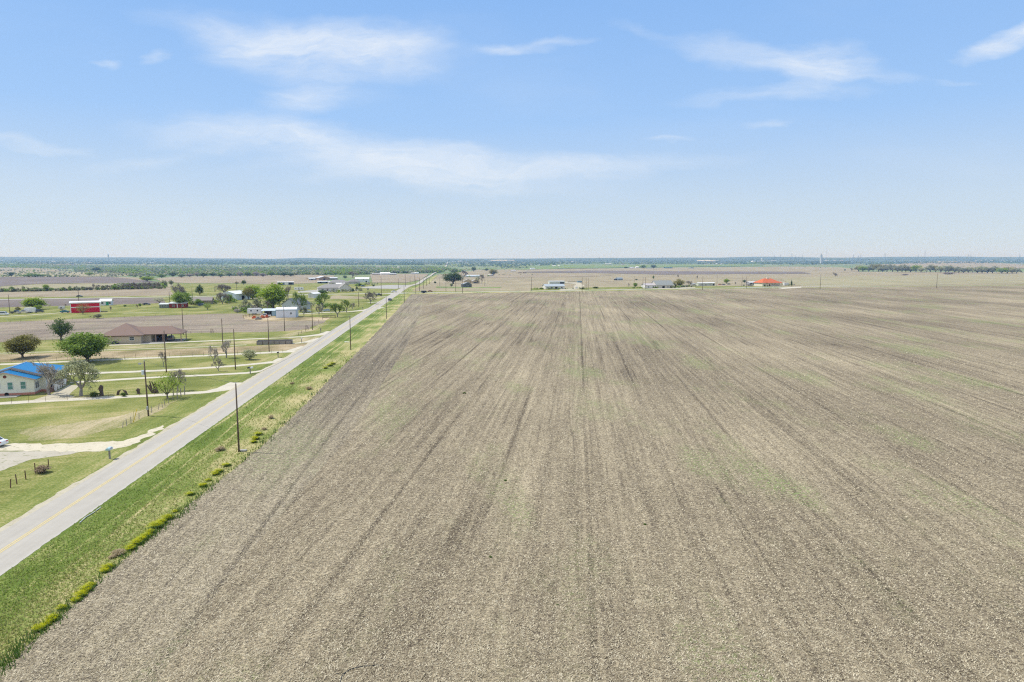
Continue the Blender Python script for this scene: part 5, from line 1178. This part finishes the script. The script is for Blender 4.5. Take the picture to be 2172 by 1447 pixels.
woods('farmyard_brush', 'mixed low brush around the farmsteads', [([(505, 664), (530, 656), (575, 652)], 2, 50, 2.6), ([(595, 650), (640, 655), (660, 650), (700, 652)], 2.5, 60, 2.4), ([(400, 646), (470, 642), (500, 640)], 2.5, 60, 3), ([(500, 632), (560, 628)], 3, 50, 4), ([(985, 588), (1030, 586)], 1, 40, 4), ([(1425, 611), (1470, 608)], .5, 40, 2.4), ([(1145, 614), (1240, 613)], .4, 26, 1.6), ([(1340, 612), (1435, 611)], .4, 40, 1.9), ([(1575, 607), (1690, 606)], .6, 44, 2.2), ([(680, 622), (770, 616)], 1.5, 50, 2.2), ([(755, 607), (790, 604)], 1.5, 24, 3)], ['greygreen', 'fresh', 'green', 'pale', 'grey'], 14)
# ================================================================ poles
LP = [(507, 958.5, 812, {}), (744, 742.5, 671, {}), (820, 676.5, 629, {}), (857.5, 642, 605, {}), (882, 623, 593, {}), (890, 618, 589, {}), (898, 612.5, 590.5, {}), (905, 607.5, 588, {}), (911, 603, 588, {})]
PRL = []
for i, (a, b, c, kw) in enumerate(LP):
    PRL.append(util_pole(a, b, c, 'weathered wooden utility pole, %s from the camera along the field-side verge' % ORD[i], group='poles along the field-side verge', **kw))
WP = [(315, 882.5, 765, 'leaning wooden pole with white transformer and street light by the broken fence', dict(lean=(-.015, 0), box=True)),
      (353, 790, 701, 'tall wooden pole in front of the tan ranch house carport', {}),
      (499.5, 784, 698, 'tall wooden pole right of the round bare tree on the lawn', {}), (571, 746.5, 676, 'wooden pole in front of the grey hay trough', {}),
      (473.5, 746.5, 676, 'wooden pole behind the round lawn bare tree', {}), (603.7, 702.5, 650, 'wooden pole crossing the front of the white workshop', {}),
      (663, 700, 646.5, 'wooden pole right of the white workshop at the fence line', {}), (389, 710, 645, 'grey pole with pale transformers standing at the brown pasture edge', {}),
      (761, 651.3, 620, 'wooden pole at the fence end near the crossing', {}), (809, 628.5, 587.6, 'tall wooden pole beside the dark pickup', {}),
      (845, 612, 591, 'pole at the right edge of the concrete yard', {}), (860, 608.5, 582, 'tall pole beyond the concrete yard near the main road', {}),
      (870, 602, 585, 'thin pole left of the main road beyond the crossing', {}), (879, 598.5, 580.5, 'farthest tall pole left of the main road', {}),
      (753, 604.5, 591, 'thin pole before the white two storey building', {}), (21, 666, 625, 'pole beside the white van', {}), (167.5, 642.5, 615, 'pole behind the red barn beside the dark car', {}),
      (360, 643.5, 618, 'pole rising behind the grey shed', {}), (408, 632.5, 610.5, 'pole beside the cross road left of the evergreen', {}), (456, 620.5, 607, 'thin pole on the meadow left of the wide bare tree', {}),
      (503, 627, 596, 'tall pole right of the metal barn', {}), (634.5, 619, 604, 'thin pole beside the white motor home', {}),
      (981, 622.3, 591, 'dark pole in front of the small grey gable shed', {}), (966.7, 619, 591, 'pole in front of the broad oak', {}), (946, 618.5, 600, 'short thin pole left of the broad oak', {}),
      (933, 607.5, 589, 'thin pole on stubble between road and oak', {}), (1028.5, 607.5, 588, 'thin pole right of the bare tree on the grass strip', {}), (1035, 601.5, 589, 'short pole beyond the grass strip', {}),
      (1127, 617, 588, 'dark pole with guy beside the cross road left of the bungalow', {}), (1234.6, 618.3, 588.7, 'thick dark pole beside the dirt loop', {}), (1243, 615, 591, 'thin pole just right of the thick dark pole', {}), (1247.5, 615, 590, 'reddish thin pole second right of the thick dark pole', {}),
      (1345, 601, 587, 'thin pole behind the green roadside tree', {}), (1363.5, 613.5, 588, 'pole left of the white garage', {}), (1368.6, 613.8, 588, 'dark pole touching the left corner of the white garage', {}),
      (1490, 615.5, 586, 'dark pole in front of the mobile home', {}), (1520.5, 606, 584, 'pole at the right end of the mobile home', {}), (1573.5, 608, 586, 'pole above the left end of the white fence', {}),
      (1583, 612, 586.5, 'pole standing in front of the white fence', {}), (1739.5, 613.5, 582, 'tall dark pole between the two rows of white posts', {}), (1986.5, 611.5, 580, 'tall dark pole alone beside the cross road at right', {})]
for a, b, c, l, kw in WP: util_pole(a, b, c, l, group='wooden utility poles', **kw)
# sagging line along the near verge poles
def wire(a, b, sag, label, r=.012):
    o = MB().tube([a.lerp(b, t/10)-Vector((0, 0, sag*4*(t/10)*(1-t/10))) for t in range(11)], [r]*11, 4, False).build('power_line', paint((.04, .04, .04))); tag(o, label, 'power line', 'power lines'); return o
def top(px, py, ty, name=None): s = scale_at(px, py); return P3(px, py, (py-ty)/s+.15)
wire(top(507, 958.5, 812), top(744, 742.5, 671), 1.6, 'thin power line between the nearest two verge poles', .02)
wire(top(744, 742.5, 671), top(820, 676.5, 629), 1.6, 'thin power line between the second and third verge poles')
wire(top(507, 958.5, 812), top(315, 882.5, 765), .5, 'thin power line crossing the road to the leaning pole', .02)
# pylons and masts at the horizon
def pylon(px, yb, yt, dist, label, kind='pylon'):
    cx = (px-CX)/F; x = cx*dist; z0 = hgt(x, dist); s = F/dist; H = max(20, (yb-yt)/s)
    zt = CAMH+(HZ-yt)/F*dist; H = zt-z0; r = empty(kind, (x, dist, z0), .4, label, {'pylon': 'pylon', 'mast': 'mast', 'water_tower': 'water tower', 'silo_tower': 'tower'}[kind]); m = MB(); b = H*.09
    steel = paint((.25, .28, .32), .6)
    if kind == 'pylon':
        for sx in (-1, 1):
            for sy in (-1, 1): m.tube([(sx*b, sy*b, 0), (sx*b*.25, sy*b*.25, H*.7), (sx*.5, sy*.5, H)], [.40, .32, .24], 4)
        for k in range(6):
            z, z2 = H*k/6, H*(k+1)/6; w = b*(1-.9*k/6)+.4; w2 = b*(1-.9*(k+1)/6)+.4
            m.tube([(-w, -w, z), (w2, -w2, z2)], [.18, .18], 3); m.tube([(w, w, z), (-w2, w2, z2)], [.18, .18], 3)
        m.build('lattice', steel, r); a = MB()
        for z in (.72, .86): a.tube([(-H*.17, 0, H*z), (H*.17, 0, H*z)], [.35, .35], 4)
        a.build('crossarm', steel, r)
    elif kind == 'mast': m.tube([(0, 0, 0), (0, 0, H)], [.9, .6], 5).build('mast_tube', paint((.5, .3, .3)), r); MB().box(-1.2, 1.2, -.5, .5, H*.6, H*.62).build('antenna', steel, r)
    elif kind == 'water_tower': m.tube([(0, 0, 0), (0, 0, H*.7)], [1.6, 1.4], 8).build('stem', steel, r); MB().tube([(0, 0, H*.62), (0, 0, H*.72), (0, 0, H*.9), (0, 0, H)], [1.5, 5, 5, 1], 12).build('tank', paint((.5, .53, .56)), r)
    else: m.box(-7, 7, -7, 7, 0, H*.86).box(-4, 2, -4, 4, H*.86, H).build('tower_body', paint((.42, .46, .52)), r); MB().tube([(16, 0, 0), (16, 0, H*.62)], [6, 6], 12).build('silo', paint((.45, .47, .5)), r)
PY = [(236, 547, 538.5, 6000, 'water_tower', 'slender water tower on the left horizon'), (46, 549, 541, 8500, 'pylon', 'faint pylon on the far left horizon'), (116, 549, 541.5, 8500, 'pylon', 'faint pylon left of the slender water tower'), (409, 551, 545, 8500, 'pylon', 'faint pylon left of centre on the horizon'), (795, 551, 545, 9000, 'mast', 'faint mast above the ridge left of centre'),
      (1269.5, 556, 545, 6500, 'pylon', 'dark pylon in front of the ridge above the white bungalow'), (1402, 556, 543.5, 6500, 'pylon', 'pylon above the skyline farm'), (1408.5, 556, 545, 6900, 'pylon', 'second pylon above the skyline farm'), (1547, 552, 544, 7500, 'pylon', 'faint pylon left of the white industrial dome'), (1593, 552, 542.5, 7500, 'pylon', 'faint pylon above the white industrial dome'),
      (1639, 557, 540.5, 5200, 'pylon', 'pylon left of a matching pylon right of the works tower'), (1651, 561, 540, 4600, 'pylon', 'nearer pylon right of the works tower'), (1675, 557, 537, 5000, 'pylon', 'tall pylon left of the grey horizon tower'), (1683, 556, 542, 5600, 'pylon', 'smaller pylon next to the tall one left of the grey tower'), (1697, 555, 540.5, 5400, 'pylon', 'dark single pylon left of the grey tower'), (1690, 556, 543, 6200, 'pylon', 'faint small pylon between the dark one and the tall one'), (1722, 556, 545, 6200, 'pylon', 'faint pylon just left of the grey tower'),
      (1737, 556, 538.5, 6000, 'silo_tower', 'grey blocky works tower with silo on the right horizon'), (1748, 550, 522.5, 7500, 'mast', 'very tall thin radio mast on the right horizon'), (1805, 556, 539.5, 5400, 'pylon', 'faint pylon left of the close pair'), (1815, 556, 541.5, 5400, 'pylon', 'left of the close pair of pylons at right'), (1820.5, 556, 540.5, 5400, 'pylon', 'right of the close pair of pylons at right'), (1871, 550, 536.5, 6400, 'pylon', 'pylon over the right hill'), (1941, 550, 540, 7400, 'pylon', 'small pylon left of the tall right hill pylon'), (1955, 548, 530.5, 6400, 'pylon', 'tall pylon standing above the right hill'), (2026, 552, 543, 5600, 'pylon', 'small dark pylon on the right hill slope'), (2047, 548, 539.5, 7400, 'pylon', 'left of two faint pylons near the right end'), (2052, 548, 539.5, 7400, 'pylon', 'right of two faint pylons near the right end'), (2155, 546, 538.5, 6000, 'pylon', 'pylon near the right edge of the photo')]
for px, yb, yt, d, k, l in PY: pylon(px, yb, yt, d, l, k)
# far buildings
FB = [(3, 554, 6), (81, 557.5, 7), (113, 556, 9), (150, 557.6, 6), (188, 558.3, 15), (284, 552.8, 5), (320, 558.5, 8), (340, 575, 5), (440, 557, 5), (511, 569.5, 9), (522, 560.5, 8), (554, 555.8, 4), (598, 560, 6), (613, 556, 4), (643, 562.5, 3), (667, 563.8, 5), (754, 558.5, 6), (770, 554.6, 16), (803, 566.5, 20), (834, 569.5, 6), (844, 568.5, 7), (874, 556.5, 6), (932, 568, 4), (963, 557, 9), (977, 555, 8), (988, 557.5, 6), (1127, 562, 8), (1145, 563, 4), (1175, 564.8, 7), (1185, 566, 4), (1184, 557.8, 5), (1191, 557.8, 4), (1217, 556.3, 9), (1290, 561, 14), (1322, 561.6, 6), (1463, 559.6, 7), (1498, 561.5, 8), (1522, 560.5, 8), (1531, 560.5, 4), (1582, 559, 9), (1630, 554.5, 8), (1643, 554, 11), (1609, 555, 6), (1755, 553.5, 8), (1773, 553, 6), (1787, 553.6, 7), (1897, 556, 6), (1951, 555, 4), (2034, 554.5, 7), (2072, 553, 5), (2081, 554, 5), (2093, 552, 6), (2098, 555, 6), (2105, 553.4, 5), (2127, 554, 4), (2132, 556, 4), (2147, 555.6, 5), (2157, 561, 9), (2169, 559, 6)]
ORD2 = ORD+['fortieth']+['forty-'+o for o in ORD[:9]]+['fiftieth']+['fifty-'+o for o in ORD[:9]]+['sixtieth']
rb = random.Random(4)
for i, (px, py, w) in enumerate(sorted(FB)):
    s = scale_at(px, py); h = rb.uniform(2.6, 4); d = w/s*.7
    house('distant_building', 'tiny pale building near the horizon, %s from the left of them all' % ORD2[i], 'building', px, py, 0, d, h*1.3, 'gable', h*.7, rb.choice([(.55, .52, .48), (.40, .38, .36), (.62, .60, .58)]), rb.choice([(.80, .80, .79), (.72, .73, .74), (.55, .42, .36)]), rb.uniform(-.3, .6), 'x', (), wpx=w, group='tiny buildings near the horizon')
dm = empty('industrial_dome', P3(1598, 556, 0), 0, 'white domed works hall on the right horizon', 'hall'); m = MB()
for k in range(7):
    pass
R0 = 7.5/scale_at(1598, 556)/2
m.prism([(R0*cos(pi*t/10), R0*.75*sin(pi*t/10)) for t in range(11)], -20, 20); m.build('shell', paint((.82, .82, .80)), dm)
tw = empty('works_tower', P3(1615.5, 556, 0), 0, 'white slender works tower right of the white dome', 'tower'); hh = 8/scale_at(1615.5, 556)
MB().box(-6, 6, -6, 6, 0, hh).box(6, 30, -5, 5, 0, hh*.45).build('tower_body', paint((.72, .72, .72)), tw)
# quarry scar on the hill
patch('quarry', PX((1030, 553), (1062, 552), (1094, 552.6), (1090, 554), (1050, 554.3)), M['caliche'], 3, 20, 150)
patch('quarry', PX((1478, 553.2), (1500, 552.6), (1525, 554), (1520, 555.5), (1480, 554.8)), M['caliche'], 3, 20, 150)
# ================================================================ small things
def mailbox(px, py, label, col, w=1.0, second=None, hpx=None):
    s = scale_at(px, py); r = empty('mailbox', P3(px, py, 0), RD+.2, label, 'mailbox')
    MB().box(-.06, .06, -.06, .06, 0, 1.15).build('post', WOODG, r)
    prof = [(-.14*w, 0), (.14*w, 0), (.14*w, .14), (.10*w, .24), (0, .28), (-.10*w, .24), (-.14*w, .14)]
    b = MB().add([], []); b.prism([(x+(-.18 if second else 0), z+1.15) for x, z in prof], -.3, .3); bo = b.build('box', paint(col, .35), r)
    MB().box(.14*w+.005, .14*w+.03, -.1, -.04, 1.3, 1.5).build('flag', paint((.5, .03, .02)), bo)
    if second: MB().prism([(x+.2, z+1.15) for x, z in prof], -.3, .3).build('box', paint(second, .35), r, 'white mailbox of the pair')
    r.scale = (1.7, 1.7, 1.25) if second is None else (1.9, 1.9, 1.3)
mailbox(233, 973.5, 'pale blue mailbox on a wooden post beside the caliche drive', (.42, .60, .66), 1.3)
mailbox(531, 793, 'pair of black and white mailboxes on one post beside the gravel drive', (.03, .03, .03), 1, (.75, .75, .75))
mailbox(590, 758.5, 'black mailbox at the mouth of the gravel drive by the bush', (.03, .03, .03))
mailbox(680.5, 706, 'black mailbox on grass near the far gravel drive', (.03, .03, .03))
mailbox(640, 727, 'white mailbox right of the grey hay trough', (.72, .72, .70))
mailbox(769.5, 657.5, 'small dark mailbox beside the drive near the crossing', (.04, .04, .04))
def fence(pts, label, name='broken_fence', H=1.3, r=.055, lean=.12, wire_on=True, seed=0, mat=WOODG):
    rr = random.Random(seed); W0 = [P3(*q) for q in pts]; o = W0[0].copy(); root = empty(name, o, 0, label, 'fence')
    for q in W0:
        d = Vector((rr.uniform(-lean, lean), rr.uniform(-lean, lean), 1)); h = H*rr.uniform(.85, 1.15)
        MB().tube([q-o-Vector((0, 0, .05)), q-o+d*h], [r, r*.9], 6).build('fence_post', mat, root)
    if wire_on:
        m = MB()
        for z in (.4, .75, 1.1):
            for a, b in zip(W0, W0[1:]): m.tube([a-o+Vector((0, 0, z)), b-o+Vector((0, 0, z-.03))], [.008, .008], 3, False)
        m.build('wire', RUST, root)
fence([(-20, 1048), (-2, 1043), (22, 1035), (36, 1027), (55, 1017), (75, 1004), (103, 990)], 'broken fence of rusty posts and wire at the left photo edge', seed=1, H=1.35, lean=.16, mat=RUST, r=.07)
fence([(260, 908), (269, 904), (278, 899), (295, 889), (322, 876), (336, 869), (344.5, 864.5), (350, 861), (357, 856), (366, 849)], 'broken wire fence running past the leaning pole', seed=2, mat=WOODG, r=.06)
fence([(368, 840), (376, 846), (384, 841), (392, 838)], 'short end panel of tall fence posts right of the bright green tree', seed=3, H=2.0, lean=.05, r=.10)
fence([(-10, 858), (25, 856.5), (61, 854), (97, 852), (143, 848.5), (187, 845.5), (230, 843), (263, 841), (296, 839), (328, 837.5)], 'thin wire fence on steel posts along the near gravel drive', 'wire_fence', seed=4, r=.03, lean=.02, mat=RUST)
fence([(i, 727.5-(i)*.025) for i in range(0, 230, 16)]+[(245, 721), (350, 712), (378, 711), (405, 709.5), (428, 708), (447, 707.5)], 'thin wire fence on dark posts below the brown pasture', 'wire_fence', seed=5, r=.04, lean=.03, mat=WOODP)
fence([(i, 771-(i)*.037) for i in range(0, 620, 24)], 'wire fence along the bottom of the dry grass strip', 'wire_fence', seed=6, r=.035, lean=.03, mat=WOODP)
fence([(633, 712), (640, 707.5), (648, 703), (655, 699.5), (660, 697), (668, 690), (676, 684), (684, 679), (692, 675)], 'overgrown fence line beside the pole right of the workshop', 'wire_fence', seed=7, r=.07, lean=.05, mat=WOODP)
fence([(i, 686-(i)*.043) for i in range(0, 500, 22)], 'thin wire fence along the top of the brown pasture', 'wire_fence', seed=8, r=.035, lean=.02, mat=WOODP)
fence([(752, 652), (756, 649.5), (762, 647), (770, 643.5), (778, 640)], 'overgrown fence line running to the crossing', 'wire_fence', seed=9, r=.07, lean=.05, mat=WOODP)
fence([(516, 675), (522, 673.5), (529, 672), (536, 671)], 'short row of dark wooden posts left of the travel trailer', 'post_row', seed=10, r=.12, lean=.1, wire_on=False, mat=WOODP, H=1.6)
fence([(448, 707), (452, 706.5)], 'pair of thick leaning posts at the pasture fence corner', 'gate_posts', seed=11, r=.12, lean=.2, wire_on=False, mat=WOODP, H=1.7)
fence([(649, 699), (652, 697)], 'pair of dark posts near the workshop fence corner', 'gate_posts', seed=12, r=.12, lean=.1, wire_on=False, mat=WOODP, H=1.7)
gd = empty('guy_guard', P3(283, 896, 0), 0, 'yellow guy wire guards leaning beside the broken wire fence', 'guy guard')
MB().tube([(0, 0, 0), (.75, .1, 2.5)], [.06, .06], 6).build('guard_tube', paint((.72, .52, .02), .4), gd); MB().tube([(-.1, 0, 0), (.15, .1, 2.6)], [.045, .045], 6).build('guard_tube', paint((.66, .60, .28), .4), gd)
# wooden gate
gt = empty('wooden_gate', P3(698, 675, 0), CANG, 'dark wooden gate panel with slanted bars on grass beside the tree', 'gate')
m = MB().box(-3.2, 3.2, -.08, .08, 1.25, 1.45).box(-3.2, 3.2, -.08, .08, .25, .42).box(-3.25, -3.05, -.1, .1, 0, 1.5).box(3.05, 3.25, -.1, .1, 0, 1.5); m.build('frame', WOODP, gt); m = MB()
for k in range(9): x = -2.8+k*.7; m.tube([(x, 0, .3), (x*.75+(.3 if x > 0 else -.3), 0, 1.35)], [.06, .06], 4)
m.build('bars', WOODP, gt)
# hay trough
ht = empty('hay_trough', P3(582, 731, 0), LOT*.7, 'long grey weathered timber hay trough in front of a pole', 'trough')
m = MB().box(-6, 6, .0, .12, .0, 1.1).box(-6, 6, 2.4, 2.52, .3, 1.5).box(-6, -5.88, .12, 2.4, 0, 1.3).box(5.88, 6, .12, 2.4, 0, 1.3); m.build('side_boards', WOODG, ht); MB().box(-5.88, 5.88, .12, 2.4, .5, .6).build('floor', WOODP, ht)
m = MB()
for k in range(7): m.box(-6+k*1.95, -5.85+k*1.95, -.08, -.003, 0, 1.3)
m.build('post', WOODP, ht)
# stumps
def stump(px, py, h, w, label, kind=0):
    o = MB(); rr = random.Random(px)
    if kind == 0: o.tube([(0, 0, -.1), (.05, 0, h*.4), (-.15, 0, h*.7), (.1, 0, h)], [w*.5, w*.38, w*.5, w*.32], 8).tube([(.1, 0, h*.5), (.35, .1, h*.9)], [w*.28, w*.15], 6)
    elif kind == 1: o.tube([(-1, 0, -.1), (-.75, 0, .8), (0, 0, 1.25), (.75, 0, .8), (1, .1, -.1)], [.3, .28, .25, .26, .3], 7)
    else:
        for k in range(9): a = rr.uniform(-.5, .5); x = rr.uniform(-w*.3, w*.3); o.tube([(x, 0, 0), (x+a*2-.4, rr.uniform(-.3, .3), h*rr.uniform(.6, 1))], [.22, .12], 6)
    o = o.build('tree_stump', paint((.10, .075, .06), .95, .4), smooth=False); o.location = P3(px, py); tag(o, label, 'stump')
stump(215.5, 839.5, 2.3, .95, 'tall dark charred stump right of the pale tree'); stump(259, 837.5, 1.3, 1, 'arched dark stump beside the gravel drive', 1); stump(293.5, 835, 1.1, .8, 'short grey tapering stump on the lawn'); stump(329, 834, 2.9, 2.2, 'upright bundle of old logs behind the leaning pole', 2)
# brush heap by the left fence and dry tufts
tree('bush3', 'drybrush', 90, 1003, 30, 17, 'brown heap of dry brush caught in the broken fence', cat='brush heap', name='brush_heap')
for i, (px, py, w, h) in enumerate(((252, 1176, 26, 13), (238, 1184, 16, 8), (575, 888, 12, 8), (655, 826, 14, 7), (620, 815, 9, 5), (560, 912, 12, 6), (466, 956, 20, 9))): tree('bush%d' % (i % 5+1), 'drytuft', px, py, w, h, 'tuft of dry straw coloured grass, %s nearest to the camera on the verge' % ORD[(0, 1, 4, 6, 5, 3, 2)[i]], cat='dry grass', name='dry_grass_tuft', group='dry grass tufts on the verge')
YW = [(84, 1333), (98, 1323), (113, 1312), (132, 1288), (161, 1272), (173, 1261), (184, 1250), (192, 1241), (222, 1210), (230, 1202), (278, 1162), (290, 1151), (300, 1144), (310, 1136), (319, 1127), (332, 1116), (343, 1107), (356, 1098), (370, 1083), (402, 1047), (430, 1029), (441, 1017), (456, 1004), (463, 999), (478, 986), (537, 936), (541, 929), (547, 920), (688, 779), (704, 770), (697, 774)]
for i, (px, py) in enumerate(sorted(YW, key=lambda q: -q[1])):
    w = 17 if py > 1090 else (11 if py > 900 else 9); rr = random.Random(i); w *= rr.uniform(.85, 1.4)
    r = tree('bush%d' % (i % 5+1), 'weed', px+3, py+3, w*1.15, w*.42, 'clump of yellow flowering weeds at the field edge, %s from the camera' % ORD[i], cat='weeds', name='flowering_weeds', group='yellow flowering weeds at the field edge')
    fl = link(bpy.data.objects.new('blossom', proto('airy%d' % (i % 4+1))[1]), r); fl.location = (-1.2, -.6, 2.6); fl.scale = (1.1, 1.1, 1.05); fl.material_slots[0].link = 'OBJECT'; fl.material_slots[0].material = LM['flower']; r.rotation_euler.z = 0
rr = random.Random(8)
for i, (px, py) in enumerate(((1041, 1182), (1182, 1284), (1368, 1113), (1072, 1020), (985, 835))):
    tree('bush%d' % (i+1), 'weed', px, py, 7, 3.5, 'small dark green weed alone on the crop field, %s nearest to the camera' % ORD[(1, 0, 2, 3, 4)[i]], cat='weed', name='field_weed', group='lone weeds on the crop field')
hs = [P3(*q, .05) for q in ((722, 1449), (724, 1438), (731, 1429), (742, 1422), (756, 1417), (772, 1414.5), (790, 1413), (812, 1412))]
o = MB().tube(hs, [.035]*8, 6).build('hose', paint((.025, .03, .035), .5), smooth=True); tag(o, 'thin black hose lying in an arc on the stubble at the bottom', 'hose')
o = MB().box(-.5, .5, -.3, .3, 0, .22).build('concrete_slab', M['concrete']); o.location = P3(516, 957); tag(o, 'small pale concrete slab at the foot of the nearest pole', 'slab')
o = MB().tube([P3(731, 727, .3), P3(741, 727.5, .3)], [.13, .13], 8).build('culvert_pipe', WHITE); tag(o, 'short white pipe on the verge left of the second verge pole', 'pipe')
o = MB().tube([P3(169, 1110, .07), P3(182, 1098, .07), P3(196, 1090, .07), P3(214, 1077, .07)], [.06]*4, 6).build('pipe', paint((.55, .56, .56))); tag(o, 'long pale pipe lying along the right edge of the road', 'pipe')
for i, (px, py, w) in enumerate(((540, 676, 1.2), (548, 678, 1.6), (557, 675, 1.3), (566, 674, 1.1))):
    o = MB().box(-w, w, -.6, .6, .2, .9).box(-w*.5, w*.3, -.5, .5, .9, 1.5)
    for x in (-w*.7, w*.7): o.tube([(x, -.65, .35), (x, .65, .35)], [.35, .35], 8)
    o = o.build('farm_implement', paint([(.55, .12, .04), (.30, .28, .26), (.50, .14, .05), (.42, .10, .05)][i], .7)); o.location = P3(px, py); o.rotation_euler.z = i*.7
    tag(o, ['orange', 'grey', 'red orange', 'rusty red'][i]+' wheeled farm implement in the yard before the pickup', 'farm implement')
# ================================================================ stubble, grass
def scatter(name, label, cat, n, region, mat, mk, seed):
    rs_ = np.random.RandomState(seed); u = rs_.uniform(1/230.0, 1/40.0, n) if region == 'field' else rs_.uniform(1/220.0, 1/40.0, n); y = 1/u
    x = rs_.uniform(-.84, .84, n)*(y+8); c = road_at(0)[0]+np.tan(RD)*y; off = (x-c)*cos(RD)
    eo = np.interp(y, DS, OFS)
    if region == 'field': k = off > eo+rs_.uniform(-.4, .5, n)
    elif region == 'edge': nz = np.array([mnoise.noise((a_/6, b_/6, 2)) for a_, b_ in zip(x, y)]); k = (np.abs(off-eo+.1) < .25+1.1*np.clip(nz+.25, 0, 1)+rs_.normal(size=n)*.25)
    elif region == 'outer': k = (off > 8.5+rs_.uniform(-1.5, 1.5, n)) & (off < eo+rs_.uniform(-.4, .4, n))
    elif region == 'verge': k = (off < 9.5+rs_.uniform(-2, 2, n)) & (off > 4.0+rs_.uniform(-.5, .3, n)) & (off < eo+rs_.uniform(-.4, .4, n))
    else: k = (off < -4.2) & (off > -70) & (y < 150)
    x, y = x[k], y[k]
    if region == 'left':
        ok = np.ones(len(x), bool)
        for pl in DRV:
            ins = np.zeros(len(x), bool); a = pl; b = np.roll(pl, -1, 0)
            cand = np.nonzero((x > pl[:, 0].min()) & (x < pl[:, 0].max()) & (y > pl[:, 1].min()) & (y < pl[:, 1].max()))[0]
            if not len(cand): continue
            X, Y = x[cand][:, None], y[cand][:, None]
            cr_ = ((a[:, 1] > Y) != (b[:, 1] > Y)) & (X < (b[:, 0]-a[:, 0])*(Y-a[:, 1])/(b[:, 1]-a[:, 1]+1e-12)+a[:, 0]); ok[cand[cr_.sum(1) % 2 == 1]] = False
        x, y = x[ok], y[ok]
    c = np.stack([x, y, np.zeros_like(x)], 1); v, f = mk(c, rs_)
    return tag(link(bpy.data.objects.new(name, mesh_np(name, v, f, LM[mat]))), label, cat, kind='stuff')
def straw(c, r):
    n = len(c); a = r.uniform(0, pi, n); L = r.uniform(.05, .20, n)*(.7+c[:, 1]/150); t = r.uniform(.0, .5, n); w = r.uniform(.016, .036, n)*(.7+c[:, 1]/90)
    d = np.stack([np.cos(a)*np.cos(t), np.sin(a)*np.cos(t), np.sin(t)], 1)*L[:, None]; s = np.stack([-np.sin(a), np.cos(a), np.zeros(n)], 1)*w[:, None]; c = c+[0, 0, .03]
    return np.stack([c-s, c+s, c+d+s, c+d-s], 1).reshape(-1, 3), np.arange(4*n).reshape(-1, 4)
def blade(c, r):
    n = len(c); a = r.uniform(0, 2*pi, n); h = r.uniform(.06, .20, n)*(.8+c[:, 1]/200); w = r.uniform(.02, .05, n)*(.7+c[:, 1]/90); s = np.stack([np.cos(a), np.sin(a), np.zeros(n)], 1)*w[:, None]
    tip = c+np.stack([r.normal(size=n)*.08, r.normal(size=n)*.08, h], 1)
    return np.stack([c-s, c+s, tip+s*.3, tip-s*.3], 1).reshape(-1, 3), np.arange(4*n).reshape(-1, 4)
def tall(c, r):
    v, f = blade(c, r); v = v.copy(); z = v[:, 2]; v[:, 2] = z*2.2; return v, f
scatter('stubble', 'pale straw and crop residue strewn over the near crop field', 'straw', 260000, 'field', 'straw', straw, 1)
scatter('grass', 'short green grass on the verge between road and crop field', 'grass', 330000, 'verge', 'blade', blade, 2)
scatter('grass', 'short dry and green grass on the field side of the verge', 'grass', 330000, 'outer', 'bladedry', blade, 6)

scatter('weeds', 'ragged taller weeds and grass where verge meets the crop field', 'weeds', 260000, 'edge', 'weed', tall, 9)
